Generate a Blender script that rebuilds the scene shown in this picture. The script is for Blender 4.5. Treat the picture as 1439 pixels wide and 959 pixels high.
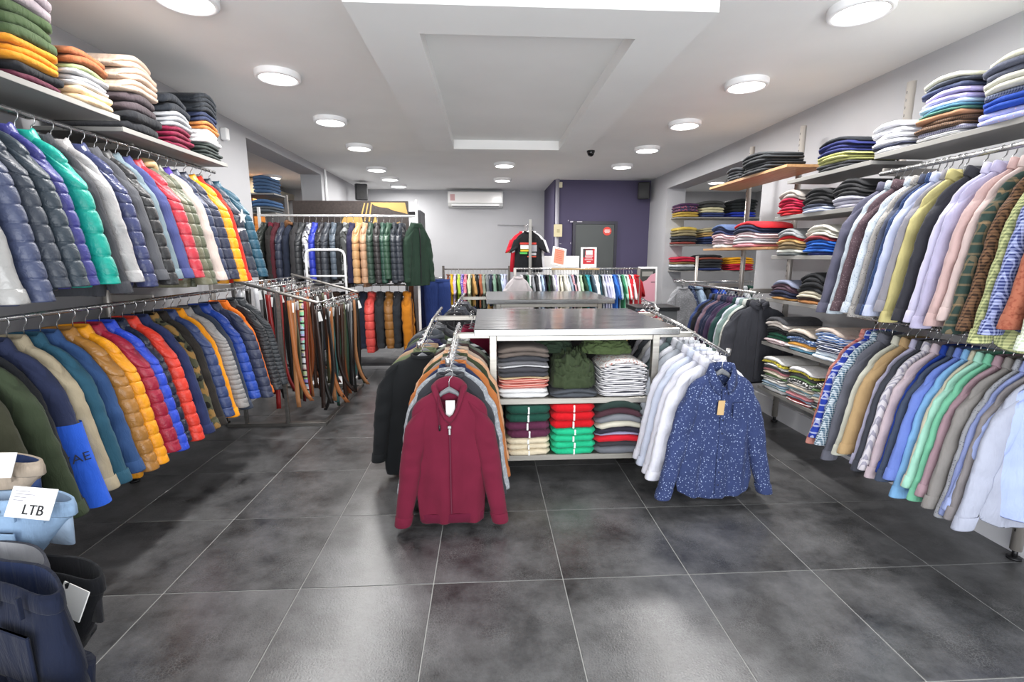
import bpy, math, random
from mathutils import Vector, Matrix, noise
for o in list(bpy.data.objects): bpy.data.objects.remove(o)
S=bpy.context.scene; C=S.collection
PI=math.pi
# ---------------------------------------------------------------- camera, world, light
F=670.0
cam=bpy.data.cameras.new('camera'); co=bpy.data.objects.new('camera',cam); C.objects.link(co)
cam.sensor_width=36; cam.sensor_fit='HORIZONTAL'; cam.lens=36*F/1439; cam.clip_start=.05
yaw=math.atan(36.5/F); pitch=math.atan(119.5/F)
co.location=(0,0,1.5); co.rotation_euler=(PI/2-pitch,0,-yaw)
S.camera=co
S.view_settings.view_transform='Standard'; S.view_settings.look='None'
S.view_settings.gamma=1; S.view_settings.use_curve_mapping=False
S.view_settings.exposure=0.6
w=bpy.data.worlds.new('world'); S.world=w; w.use_nodes=True
w.node_tree.nodes['Background'].inputs[0].default_value=(.93,.96,1,1)
w.node_tree.nodes['Background'].inputs[1].default_value=1.0
def area(name,loc,rot,sx,sy,e,col=(1,1,1)):
    l=bpy.data.lights.new(name,'AREA'); l.shape='RECTANGLE'; l.size=sx; l.size_y=sy; l.energy=e; l.color=col
    o=bpy.data.objects.new(name,l); C.objects.link(o); o.location=loc; o.rotation_euler=rot; return o
area('shopfront_daylight',(0.3,-1.35,1.2),(PI/2+.28,0,0),4.6,2.2,128,(.95,.975,1))
LAMP_W=16.0
# ---------------------------------------------------------------- colours and materials
def lin(h):
    v=[int(h[i:i+2],16)/255 for i in (0,2,4)]
    return tuple((c/12.92 if c<=.04045 else ((c+.055)/1.055)**2.4) for c in v)+(1,)
MC={}
def mat(key,fn):
    if key not in MC:
        m=bpy.data.materials.new('m_'+str(len(MC))); m.use_nodes=True
        nt=m.node_tree; b=nt.nodes['Principled BSDF']; fn(nt,b); MC[key]=m
    return MC[key]
def N(nt,t,**k):
    n=nt.nodes.new(t)
    for a,v in k.items():
        if a in n.inputs: n.inputs[a].default_value=v
        else: setattr(n,a,v)
    return n
def mixc(nt,fac,a,b):
    n=nt.nodes.new('ShaderNodeMix'); n.data_type='RGBA'
    for i,v in ((0,fac),(6,a),(7,b)):
        if hasattr(v,'is_output'): nt.links.new(v,n.inputs[i])
        else: n.inputs[i].default_value=v
    return n.outputs[2]
def ramp(nt,src,a,b):
    n=nt.nodes.new('ShaderNodeMapRange'); n.inputs[1].default_value=a; n.inputs[2].default_value=b
    nt.links.new(src,n.inputs[0]); return n.outputs[0]
def bump(nt,b,src,strength,dist=.01):
    n=N(nt,'ShaderNodeBump'); n.inputs['Strength'].default_value=strength; n.inputs['Distance'].default_value=dist
    nt.links.new(src,n.inputs['Height']); nt.links.new(n.outputs[0],b.inputs['Normal'])
def plain(h,rough=.5,metal=0,spec=.5):
    def f(nt,b):
        b.inputs['Base Color'].default_value=lin(h); b.inputs['Roughness'].default_value=rough
        b.inputs['Metallic'].default_value=metal; b.inputs['Specular IOR Level'].default_value=spec
    return mat(('p',h,rough,metal),f)
def paint(h,rough=.75):
    def f(nt,b):
        b.inputs['Roughness'].default_value=rough
        tc=N(nt,'ShaderNodeTexCoord'); n=N(nt,'ShaderNodeTexNoise',Scale=1.3,Detail=5.0); nt.links.new(tc.outputs['Object'],n.inputs['Vector'])
        c=lin(h); d=tuple(x*.93 for x in c[:3])+(1,)
        nt.links.new(mixc(nt,ramp(nt,n.outputs['Fac'],.35,.7),c,d),b.inputs['Base Color'])
        n2=N(nt,'ShaderNodeTexNoise',Scale=180.0); nt.links.new(tc.outputs['Object'],n2.inputs['Vector']); bump(nt,b,n2.outputs['Fac'],.08,.002)
    return mat(('paint',h),f)
def steel(h='b8b6b0',rough=.32):
    def f(nt,b):
        b.inputs['Metallic'].default_value=.85
        tc=N(nt,'ShaderNodeTexCoord'); mp=N(nt,'ShaderNodeMapping'); mp.inputs['Scale'].default_value=(1,14,14)
        nt.links.new(tc.outputs['Object'],mp.inputs['Vector'])
        n=N(nt,'ShaderNodeTexNoise',Scale=3.0,Detail=6.0); nt.links.new(mp.outputs[0],n.inputs['Vector'])
        c=lin(h); d=tuple(x*.7 for x in c[:3])+(1,)
        nt.links.new(mixc(nt,ramp(nt,n.outputs['Fac'],.35,.7),c,d),b.inputs['Base Color'])
        r=N(nt,'ShaderNodeMapRange'); r.inputs[3].default_value=rough-.1; r.inputs[4].default_value=rough+.18
        nt.links.new(n.outputs['Fac'],r.inputs[0]); nt.links.new(r.outputs[0],b.inputs['Roughness'])
    return mat(('steel',h,rough),f)
def wood(h,h2):
    def f(nt,b):
        b.inputs['Roughness'].default_value=.5
        tc=N(nt,'ShaderNodeTexCoord'); mp=N(nt,'ShaderNodeMapping'); mp.inputs['Scale'].default_value=(12,1.2,12)
        nt.links.new(tc.outputs['Object'],mp.inputs['Vector'])
        n=N(nt,'ShaderNodeTexNoise',Scale=3.0,Detail=6.0,Distortion=.6); nt.links.new(mp.outputs[0],n.inputs['Vector'])
        nt.links.new(mixc(nt,ramp(nt,n.outputs['Fac'],.3,.7),lin(h),lin(h2)),b.inputs['Base Color'])
    return mat(('wood',h),f)
def leather(h,h2=None,snake=False):
    def f(nt,b):
        b.inputs['Roughness'].default_value=.42
        tc=N(nt,'ShaderNodeTexCoord')
        v=N(nt,'ShaderNodeTexVoronoi',Scale=55.0 if not snake else 30.0); nt.links.new(tc.outputs['Object'],v.inputs['Vector'])
        if h2:
            if snake=='blocks':
                br=N(nt,'ShaderNodeTexWave',Scale=5.0); br.bands_direction='Z'
                v2=N(nt,'ShaderNodeTexVoronoi',Scale=22.0); nt.links.new(tc.outputs['Object'],v2.inputs['Vector'])
                hs=N(nt,'ShaderNodeHueSaturation'); hs.inputs['Saturation'].default_value=.62; hs.inputs['Value'].default_value=.75; nt.links.new(v2.outputs['Color'],hs.inputs['Color'])
                nt.links.new(tc.outputs['Object'],br.inputs['Vector'])
                nt.links.new(mixc(nt,ramp(nt,br.outputs['Fac'],.1,.2),lin('1a1414'),hs.outputs[0]),b.inputs['Base Color'])
            else: nt.links.new(mixc(nt,ramp(nt,v.outputs['Distance'],.2,.5),lin(h),lin(h2)),b.inputs['Base Color'])
        else: b.inputs['Base Color'].default_value=lin(h)
        bump(nt,b,v.outputs['Distance'],.2,.003)
    return mat(('leather',h,h2),f)
def fabric(h,kind='cotton',pat=None,h2='ffffff'):
    def f(nt,b):
        tc=N(nt,'ShaderNodeTexCoord'); ob=tc.outputs['Object']
        sep=N(nt,'ShaderNodeSeparateXYZ'); nt.links.new(ob,sep.inputs[0])
        L=nt.links.new
        def wave(axis,per,duty):
            m=N(nt,'ShaderNodeMath',operation='MULTIPLY'); L(sep.outputs[axis],m.inputs[0]); m.inputs[1].default_value=1/per
            fr=N(nt,'ShaderNodeMath',operation='FRACT'); L(m.outputs[0],fr.inputs[0])
            g=N(nt,'ShaderNodeMath',operation='LESS_THAN'); L(fr.outputs[0],g.inputs[0]); g.inputs[1].default_value=duty
            return g.outputs[0]
        def xy():   # horizontal coordinate that keeps varying round the cloth
            m=N(nt,'ShaderNodeMath',operation='ADD'); L(sep.outputs[0],m.inputs[0]); k3=N(nt,'ShaderNodeMath',operation='MULTIPLY'); k3.inputs[1].default_value=1.6; L(sep.outputs[1],k3.inputs[0]); L(k3.outputs[0],m.inputs[1]); return m.outputs[0]
        def wv(src,per,duty):
            m=N(nt,'ShaderNodeMath',operation='MULTIPLY'); L(src,m.inputs[0]); m.inputs[1].default_value=1/per
            fr=N(nt,'ShaderNodeMath',operation='FRACT'); L(m.outputs[0],fr.inputs[0])
            g=N(nt,'ShaderNodeMath',operation='LESS_THAN'); L(fr.outputs[0],g.inputs[0]); g.inputs[1].default_value=duty
            return g.outputs[0]
        c=lin(h); d=lin(h2)
        n=N(nt,'ShaderNodeTexNoise',Scale=9.0,Detail=4.0); L(ob,n.inputs['Vector'])
        base=mixc(nt,ramp(nt,n.outputs['Fac'],.35,.7),c,tuple(x*.86 for x in c[:3])+(1,))
        out=base
        if pat=='hstripe': out=mixc(nt,wave(2,.045,.42),base,d)
        elif pat=='fstripe': out=mixc(nt,wave(2,.012,.4),base,d)
        elif pat=='vstripe': out=mixc(nt,wv(xy(),.018,.35),base,d)
        elif pat in('check','plaid'):
            p=.013 if pat=='check' else .042
            du=.45 if pat=='check' else .22; a=wave(2,p,du); bb=wv(xy(),p,du)
            half=tuple((c[i]+d[i])/2 for i in range(3))+(1,)
            o1=mixc(nt,a,base,half); m=N(nt,'ShaderNodeMath',operation='MULTIPLY'); L(a,m.inputs[0]); L(bb,m.inputs[1])
            o2=mixc(nt,bb,o1,half); out=mixc(nt,m.outputs[0],o2,d)
        elif pat in('dots','floral'):
            v=N(nt,'ShaderNodeTexVoronoi',Scale=110.0 if pat=='dots' else 78.0); L(ob,v.inputs['Vector'])
            n3=N(nt,'ShaderNodeTexNoise',Scale=160.0); L(ob,n3.inputs['Vector'])
            a=N(nt,'ShaderNodeMath',operation='ADD'); L(v.outputs['Distance'],a.inputs[0]); 
            ms=N(nt,'ShaderNodeMath',operation='MULTIPLY'); L(n3.outputs['Fac'],ms.inputs[0]); ms.inputs[1].default_value=.5 if pat=='floral' else .15
            L(ms.outputs[0],a.inputs[1])
            out=mixc(nt,ramp(nt,a.outputs[0],.50 if pat=='floral' else .33,.44 if pat=='floral' else .28),base,d)
        elif pat in('camo','marl'):
            v=N(nt,'ShaderNodeTexNoise',Scale=11.0 if pat=='camo' else 70.0,Detail=2.0); L(ob,v.inputs['Vector'])
            out=mixc(nt,ramp(nt,v.outputs['Fac'],.5,.53 if pat=='camo' else .65),base,d)
            if pat=='camo':
                v=N(nt,'ShaderNodeTexNoise',Scale=15.0,Detail=2.0); L(ob,v.inputs['Vector'])
                out=mixc(nt,ramp(nt,v.outputs['Fac'],.58,.6),out,lin('16150f'))
        L(out,b.inputs['Base Color'])
        R={'puffer':.42,'shiny':.3,'cotton':.85,'knit':.92,'denim':.9}[kind]
        b.inputs['Roughness'].default_value=R
        b.inputs['Sheen Weight'].default_value=.05 if kind!='shiny' else .02
        b.inputs['Sheen Roughness'].default_value=.5
        b.inputs['Specular IOR Level'].default_value=.45 if kind in('puffer','shiny') else .2
        if kind in('puffer','shiny'):
            m=N(nt,'ShaderNodeTexNoise',Scale=28.0,Detail=4.0,Distortion=.8); L(ob,m.inputs['Vector']); bump(nt,b,m.outputs['Fac'],.45,.012)
        elif kind=='knit':
            m=N(nt,'ShaderNodeTexWave',Scale=85.0,Distortion=1.0); m.bands_direction='X'; L(ob,m.inputs['Vector']); bump(nt,b,m.outputs['Fac'],.3,.002)
        else:
            mp=N(nt,'ShaderNodeMapping'); mp.inputs['Scale'].default_value=(1.4,1.4,.4); L(ob,mp.inputs['Vector'])
            m=N(nt,'ShaderNodeTexNoise',Scale=18.0,Detail=5.0,Distortion=.9); L(mp.outputs[0],m.inputs['Vector']); bump(nt,b,m.outputs['Fac'],.55,.015)
    return mat(('fab',h,kind,pat,h2),f)
CHROME=steel('c9c9c9',.2); STEEL=steel('b0aca4',.3); DARKM=plain('2a2a2c',.4,.6); POLE=plain('aaa49e',.33,.45)
PLAST=plain('1b1b1d',.45); GREYPL=plain('6d6f73',.5); WHITEPL=plain('e9e9e7',.4); SHELFM=plain('8b8986',.5,.1); SHELFL=plain('8c8a86',.5)
# ---------------------------------------------------------------- mesh helpers
class MB:
    def __init__(s): s.v=[]; s.f=[]; s.mi=[]; s.m=0
    def add(s,vs,fs):
        k=len(s.v); s.v+=[tuple(v) for v in vs]; s.f+=[tuple(i+k for i in f) for f in fs]; s.mi+=[s.m]*len(fs); return s
    def box(s,x0,x1,y0,y1,z0,z1,bev=0):
        if bev<=0:
            v=[(x0,y0,z0),(x1,y0,z0),(x1,y1,z0),(x0,y1,z0),(x0,y0,z1),(x1,y0,z1),(x1,y1,z1),(x0,y1,z1)]
            return s.add(v,[(3,2,1,0),(4,5,6,7),(0,1,5,4),(1,2,6,5),(2,3,7,6),(3,0,4,7)])
        b=bev; rings=[]
        def rr(i,z):
            a=[(x0+i+b,y0+i),(x1-i-b,y0+i),(x1-i,y0+i+b),(x1-i,y1-i-b),(x1-i-b,y1-i),(x0+i+b,y1-i),(x0+i,y1-i-b),(x0+i,y0+i+b)]
            return [(p[0],p[1],z) for p in a]
        return s.loft([rr(b,z0),rr(0,z0+b),rr(0,z1-b),rr(b,z1)],1,1)
    def loft(s,rings,c0=0,c1=0,closed=1):
        n=len(rings[0]); vs=[p for r in rings for p in r]; fs=[]
        for i in range(len(rings)-1):
            for j in range(n if closed else n-1):
                a=i*n+j; b=i*n+(j+1)%n; fs.append((a,b,b+n,a+n))
        if c0: fs.append(tuple(range(n-1,-1,-1)))
        if c1: fs.append(tuple(range((len(rings)-1)*n,len(rings)*n)))
        return s.add(vs,fs)
    def tube(s,pts,r,n=8,cap=1,ry=None):
        pts=[Vector(p) for p in pts]; rings=[]
        up=Vector((0,1,0))
        for i,p in enumerate(pts):
            t=(pts[min(i+1,len(pts)-1)]-pts[max(i-1,0)]).normalized()
            a=t.cross(up)
            if a.length<.1: a=t.cross(Vector((1,0,0)))
            a.normalize(); b=a.cross(t).normalized()
            ra=r[i] if isinstance(r,(list,tuple)) else r
            rb=(ry[i] if isinstance(ry,(list,tuple)) else ry) if ry else ra
            rings.append([tuple(p+a*(ra*math.cos(2*PI*k/n))+b*(rb*math.sin(2*PI*k/n))) for k in range(n)])
        return s.loft(rings,cap,cap)
    def cyl(s,x,y,z0,z1,r,n=16,r2=None):
        r2=r if r2 is None else r2
        return s.loft([[(x+r*math.cos(2*PI*k/n),y+r*math.sin(2*PI*k/n),z0) for k in range(n)],[(x+r2*math.cos(2*PI*k/n),y+r2*math.sin(2*PI*k/n),z1) for k in range(n)]],1,1)
    def mesh(s,name,smooth=False):
        me=bpy.data.meshes.new(name); me.from_pydata(s.v,[],s.f); me.validate()
        if smooth: me.shade_smooth()
        return me
def tag(o,label=None,cat=None,group=None,kind=None):
    if label: o['label']=label
    if cat: o['category']=cat
    if group: o['group']=group
    if kind: o['kind']=kind
    return o
def put(name,me,m,parent=None,loc=None,rot=None):
    o=bpy.data.objects.new(name,me); C.objects.link(o)
    if m is not None:
        if len(me.materials)==0: me.materials.append(None)
        o.material_slots[0].link='OBJECT'; o.material_slots[0].material=m
    if parent: o.parent=parent
    if loc: o.location=loc
    if rot: o.rotation_euler=rot
    return o
def obj(name,mb,m,parent=None,smooth=False,**k): return put(name,mb.mesh(name,smooth),m,parent,**k)
def emp(name,loc,rot=(0,0,0),label=None,cat=None,group=None):
    o=bpy.data.objects.new(name,None); C.objects.link(o); o.location=loc; o.rotation_euler=rot; o.empty_display_size=.1
    return tag(o,label,cat,group)
def struct(name,mb,m,label,cat): return tag(obj(name,mb,m),label,cat,None,'structure')
# ---------------------------------------------------------------- setting
WALL=paint('b2b2b5'); CEIL=paint('ededeb'); PURP=paint('4a4460'); WHITEW=paint('dcdce0')
def tilemat():
    def f(nt,b):
        L=nt.links.new
        tc=N(nt,'ShaderNodeTexCoord'); oi=N(nt,'ShaderNodeObjectInfo')
        ad=N(nt,'ShaderNodeVectorMath',operation='ADD'); sc=N(nt,'ShaderNodeVectorMath',operation='SCALE')
        L(oi.outputs['Location'],sc.inputs[0]); sc.inputs['Scale'].default_value=3.7
        L(tc.outputs['Object'],ad.inputs[0]); L(sc.outputs[0],ad.inputs[1])
        n=N(nt,'ShaderNodeTexNoise',Scale=3.0,Detail=10.0,Roughness=.72); L(ad.outputs[0],n.inputs['Vector'])
        v=N(nt,'ShaderNodeTexVoronoi',Scale=85.0,feature='DISTANCE_TO_EDGE'); L(ad.outputs[0],v.inputs['Vector'])
        n2=N(nt,'ShaderNodeTexNoise',Scale=5.0,Detail=3.0); L(ad.outputs[0],n2.inputs['Vector'])
        c1=mixc(nt,ramp(nt,n.outputs['Fac'],.34,.70),lin('222223'),lin('6a6a6b'))
        m=N(nt,'ShaderNodeMath',operation='MULTIPLY'); L(ramp(nt,v.outputs['Distance'],.09,.0),m.inputs[0]); L(ramp(nt,n2.outputs['Fac'],.42,.75),m.inputs[1])
        c2=mixc(nt,m.outputs[0],c1,lin('6b6b6b')); L(c2,b.inputs['Base Color'])
        r=N(nt,'ShaderNodeMapRange'); r.inputs[3].default_value=.22; r.inputs[4].default_value=.4; L(n.outputs['Fac'],r.inputs[0]); L(r.outputs[0],b.inputs['Roughness'])
        b.inputs['Specular IOR Level'].default_value=.75
        bump(nt,b,v.outputs['Distance'],.25,.002)
    return mat('tile',f)
TX,TY=.606,.618
XW,XE,YN,YF=-5.2,5.6,-1.4,10.0
base=MB().box(XW,XE,YN,YF,-.12,-.0022)
fl=struct('floor',base,plain('9b9b98',.8),'dark grey stone-look tiled floor with pale grout lines','floor')
tm=MB().box(-TX/2+.0022,TX/2-.0022,-TY/2+.0022,TY/2-.0022,-.008,0,.0015).mesh('tile')
TM=tilemat()
for i in range(-9,9):
    for j in range(-5,13):
        cx=.35+(i+.5)*TX; cy=2.0+(j+.5)*TY
        if cx-TX/2<XW or cx+TX/2>XE or cy-TY/2<YN-.1 or cy+TY/2>YF+.3: continue
        if abs(cx)>3.3 and (cy<4.5): continue
        put('tile',tm,TM,fl,loc=(cx,cy,0))
struct('ceiling',MB().box(XW,XE,YN,YF,2.8,2.95),CEIL,'smooth off-white plaster ceiling with round lamps','ceiling')
# dropped ceiling frame with shallow recess
d=MB()
d.box(-.62,-.32,2.36,5.37,2.6,2.8); d.box(.78,1.08,2.36,5.37,2.6,2.8)
d.box(-.32,.78,2.36,2.65,2.6,2.8); d.box(-.32,.78,5.27,5.37,2.6,2.8)
d.box(-.32,.78,2.65,5.27,2.69,2.8)
struct('trim_1',d,CEIL,'rectangular dropped ceiling panel with a shallow recessed middle','ceiling panel')
wl=MB().box(-2.75,-2.45,YN,5.33,0,2.8)
wl.box(-2.75,-2.45,7.6,YF,0,2.8); wl.box(-2.75,-2.45,5.33,7.6,2.70,2.8)
struct('wall_left',wl,WALL,'light grey left wall with an opening into the side room','wall')
wr=MB().box(2.9,3.2,YN,5.05,0,2.8); wr.box(2.9,3.2,7.75,YF,0,2.8); wr.box(2.9,3.2,5.05,7.75,2.56,2.8)
struct('wall_right',wr,WALL,'light grey right wall with an opening into the side room','wall')
wb=MB().box(XW,XE,9.95,10.1,0,2.8); struct('wall_back',wb,WALL,'grey back wall carrying the air conditioner','wall')
pw=MB().box(1.2,2.9,8.55,9.95,0,2.8); struct('wall_purple',pw,PURP,'projecting dark purple wall around the grey door','wall')
struct('wall_side_room_left',MB().box(XW-.1,XW,YN,YF,0,2.8).box(XW,-2.75,4.2,4.3,0,2.8),WALL,'grey wall of the left side room','wall')
struct('wall_side_room_right',MB().box(XE,XE+.1,YN,YF,0,2.8).box(3.2,XE,4.2,4.3,0,2.8),WALL,'grey wall of the right side room','wall')
dr=MB().box(1.58,2.27,8.50,8.55,0,2.05,.004); door=struct('door_1',dr,plain('474b4b',.55),'flat dark grey door in the purple wall','door')
fr=MB().box(1.53,1.58,8.49,8.56,0,2.1); fr.box(2.27,2.32,8.49,8.56,0,2.1); fr.box(1.58,2.27,8.49,8.56,2.05,2.1)
obj('door_frame',fr,plain('2d2c38',.5),door)
obj('door_handle',MB().tube([(2.2,8.5,1.0),(2.2,8.45,1.0),(2.1,8.45,1.0)],.009),CHROME,door,True)
def disc(x,y,z,r,n=24):
    m=MB(); m.tube([(x,y,z),(x,y-.006,z)],r,n); return m
sg=emp('door_sign',(2.14,8.497,1.93),label='small round red sign on the dark grey door',cat='sign')
obj('sign_disc',disc(0,0,0,.075),plain('d9453a',.5),sg)
for zz,ww in ((.022,.045),(.0,.052),(-.022,.04)): obj('text_line',MB().box(-ww,ww,-.009,-.0055,zz-.006,zz+.006),WHITEPL,sg)
bb=MB().box(2.69,2.72,1.9,5.0,0.0,.16); struct('baseboard_right',bb,WHITEW,'low white board along the floor behind the right-hand rack','baseboard')
# ---------------------------------------------------------------- ceiling lamps
lm_f=MB().loft([[(R_*math.cos(2*PI*k/32),R_*math.sin(2*PI*k/32),z) for k in range(32)] for R_,z in ((.155,0),(.155,-.035),(.147,-.042),(.128,-.042),(.128,-.03))]).mesh('frame',True)
lm_d=MB().loft([[(R_*math.cos(2*PI*k/32),R_*math.sin(2*PI*k/32),z) for k in range(32)] for R_,z in ((.001,-.043),(.07,-.042),(.128,-.036))]).mesh('diffuser',True)
def emi(s):
    def f(nt,b):
        b.inputs['Base Color'].default_value=(1,1,1,1); b.inputs['Emission Color'].default_value=(1,.985,.97,1); b.inputs['Emission Strength'].default_value=s
    return mat(('emi',s),f)
WHPL=plain('f2f2f2',.4)
lampL=[(-1.5,2.75),(-1.49,3.82),(-1.48,4.98),(-1.5,6.12),(-1.62,7.6),(-1.6,8.5),(-1.6,9.3)]
lampM=[(.28,7.14),(.3,8.5)]
lampR=[(1.99,2.68),(1.99,3.8),(1.98,4.92),(1.98,6.04),(1.99,7.16)]
lampS=[(-3.5,8.4),(4.06,8.53)]; lampAdd=[(-4.0,5.9),(4.3,6.2)]
def lamps(L,words,fmt):
    for (x,y),wd in zip(L,words):
        t=emp('ceiling_light',(x,y,2.8),label=fmt%wd,cat='ceiling light',group='round ceiling lights')
        put('frame',lm_f,WHPL,t); put('diffuser',lm_d,emi(5.0),t)
        l=bpy.data.lights.new('lamp_glow','AREA'); l.shape='DISK'; l.size=.25; l.energy=LAMP_W; l.color=(1,.985,.965)
        o=bpy.data.objects.new('lamp_glow',l); C.objects.link(o); o.parent=t; o.location=(0,0,-.05)
lamps(lampL,['nearest','second nearest','third nearest','fourth nearest','fifth nearest','sixth nearest','farthest'],'%s round flush ceiling light of the row along the left wall')
lamps(lampM,['nearer','farther'],'%s of two round ceiling lights before the air conditioner')
lamps(lampR,['nearest','second nearest','middle','second farthest','farthest'],'%s round flush ceiling light of the row along the right wall')
lamps(lampS,['left','right'],'round ceiling light seen through the opening to the %s side room')
lamps(lampAdd,['left','right'],'round ceiling light added out of view to brighten the %s side room')  # extra lamps added out of view, only to brighten the side rooms
# ---------------------------------------------------------------- garments
def sell(w,t,n,z,e=2.5,cx=0,cy=0):
    r=[]
    for k in range(n):
        a=2*PI*k/n; c=math.cos(a); s_=math.sin(a)
        r.append([cx+w*math.copysign(abs(c)**(2/e),c),cy+t*math.copysign(abs(s_)**(2/e),s_),z])
    return r
def lerp(tab,u):
    for (a,va),(b,vb) in zip(tab,tab[1:]):
        if u<=b: 
            k=(u-a)/(b-a) if b>a else 0
            return va+(vb-va)*k
    return tab[-1][1]
NECK=-.085
def qf(z,q,a,w):  # outward puff of quilting, a sharp groove at each seam
    if not q: return 0
    f=(z/q)%1; d=min(f,1-f)
    return a*(lerp([(0,-.9),(.06,-.05),(.16,.45),(.5,.8)],d))
def qz(z0,z1,q):  # ring heights clustered at the seams
    out=[]; k=math.floor(z0/q)
    while (k)*q>z1-q:
        for f in (1.0,.94,.84,.5,.16,.06):
            z=(k+f)*q
            if z<z0-.004 and z>z1+.004: out.append(z)
        k-=1
    return out+[z1]
def body_mesh(W,L,T,kind,seed,hi=1,drop=0,tails=0,hem=1.0,sq=0):
    q={'puffer':.072,'fine':.034,'chunky':.105}.get(kind,0); amp={'puffer':.0042,'fine':.0032,'chunky':.0055}.get(kind,0)
    fold=min(.011,T*.3)*{'shirt':1.0,'knit':.8,'tee':.9,'coat':.8}.get(kind,.25)
    rnd=random.Random(seed); ph=[rnd.uniform(0,6) for _ in range(6)]
    n=28*hi; zt=NECK; zs=NECK-.075; m=[]
    zl=[zt,zt-.008,zt-.02,zt-.035,zt-.052,zs]
    zl+=qz(zs,-L,q) if q else [zs+(-L-zs)*(i+1)/max(6,int((L+zs)/(.035/hi))) for i in range(max(6,int((L+zs)/(.035/hi))))]
    wt=[(0,.060),(.008,.070),(.02,.088),(.035,.112),(.055,W*(.63+sq)),(.085,W*(.78+sq)),(.12,W*(.88+sq*.5)),(.19,W*.93),(.35,W*.92),(L+zt-.04,W*hem),(L+zt,W*hem*.97)]
    tt=[(0,.045),(.02,T*.62),(.06,T*.8),(.14,T),(.5*(L+zt),T*.95),(L+zt-.04,T*.9),(L+zt,T*.82)]
    rings=[]
    for z in zl:
        u=zt-z; w_=lerp(wt,u); t_=lerp(tt,u); s_=min(1,max(0,(u-.08)/.5))
        p=qf(z,q,amp,w_)*min(1,u/.08)
        r=sell(w_+p,t_+p*.9,n,z)
        for v in r:
            x,y=v[0],v[1]; fr=-1 if y<0 else 1
            dy=fold*s_*(math.sin(x*38/ (W/.24)+ph[0]+fr+z*2)+.6*math.sin(x*71+ph[1]+z*5*fr))
            dy+=.5*fold*noise.noise(Vector((x*9,z*7+ph[2],fr*3)))*2
            v[1]+=dy
            v[0]+=fold*.35*s_*math.sin(z*9+ph[3]+(0 if x>0 else 2))
            v[2]+=.006*noise.noise(Vector((x*6,y*6,seed)))*(1 if u>.05 else 0)
            if tails and u>(L+zt)-.25: v[2]+=tails*(abs(x)/W)**3*((u-(L+zt-.25))/.25)
            if drop and y<0:
                k=max(0,1-abs(x)/(.075))
                g=max(0,1-u/(drop*1.5+.03))
                v[2]-=drop*k*g
                
        rings.append(r)
    last=rings[-1]
    for k,dz in ((.985,-.006),(.93,.0),(.9,.06)):
        rings.append([[v[0]*k,v[1]*k,v[2]+dz] for v in last])
    mb=MB(); mb.loft(rings,0,1); return mb.mesh('body',True)
def sleeve_mesh(W,Ls,T,kind,seed,side,splay=.03,hi=1,fwd=-.01):
    q={'puffer':.072,'fine':.034,'chunky':.105}.get(kind,0); amp={'puffer':.0042,'fine':.0032,'chunky':.0055}.get(kind,0)
    rnd=random.Random(seed+7*side); p1,p2=rnd.uniform(0,6),rnd.uniform(0,6)
    z0=NECK-.082; n=14*hi; k=max(6,int(Ls/(.022/hi if kind!='tee' else .05))); rings=[]
    short=kind=='tee'
    us=[(z0-.02-z)/Ls for z in [z0-.02]+qz(z0-.02,z0-.02-Ls,q)] if q else [i/k for i in range(k+1)]
    for u in us:
        z=z0-.02-u*Ls
        cx=W-.078+lerp([(0,0),(.12,.024),(.5,.04),(1,.04)],u)+splay*u*(.6+.4*u)
        ra=lerp([(0,.055),(.08,.066),(.35,.062),(.8,.05),(.93,.045),(1,.043)],u)*(1.15 if q else 1)
        if short: ra=.07; cx=W-.065+u*.07
        rb=min(ra,T*.95)
        p=qf(z,q,amp,0)*min(1,u*8)
        if q and u>.95: p=-.006
        wr=0 if q else .0035
        r=sell(ra+p,rb+p,n,z,2.2,cx,fwd*u*2)
        for v in r:
            if not q and not short and u>.04:
                nz=noise.noise(Vector((v[0]*14+seed,v[1]*10,z*24)))*(1.6 if .3<u<.62 else .9)
                v[0]+=(v[0]-cx)*nz*.07/hi; v[1]+=v[1]*nz*.16/hi
            v[0]+=wr*.45*math.sin(z*23+p1+v[1]*60)*(u>.05); v[1]+=wr*.7*math.sin(z*41+p2+v[0]*20)
            if u<.3 and not short: v[2]+= -(v[0]-cx)*0.9*(1-u/.3) 
            if short: v[2]+=-(v[0]-cx)*.5
            v[0]=v[0]*side
        rings.append(r)
    last=rings[-1]; cx=sum(v[0] for v in last)/n; cy=sum(v[1] for v in last)/n
    rings.append([[cx+(v[0]-cx)*.86,cy+(v[1]-cy)*.86,v[2]-.003] for v in last])
    rings.append([[cx+(v[0]-cx)*.8,cy+(v[1]-cy)*.8,v[2]+.05] for v in last])
    if side<0: rings=[r[::-1] for r in rings]
    return MB().loft(rings,1,1).mesh('sleeve',True)
def cuff_mesh(W,Ls,T,side,splay,fwd=-.01,ln=.055):
    rr=[]
    for dz,g in ((ln,.001),(ln-.003,.004),(.004,.0045),(-.002,.003),(-.002,-.006)):
        u=1-dz/Ls; cx=W-.078+.04+splay*u*(.6+.4*u); ra=lerp([(0,.06),(.8,.05),(.93,.045),(1,.043)],u)
        r=sell(ra+g,min(ra,T*.95)+g,16,NECK-.102-u*Ls,2.2,cx,fwd*u*2)
        for v in r: v[0]*=side
        rr.append(r)
    if side<0: rr=[r[::-1] for r in rr]
    return MB().loft(rr).mesh('cuff',True)
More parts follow.
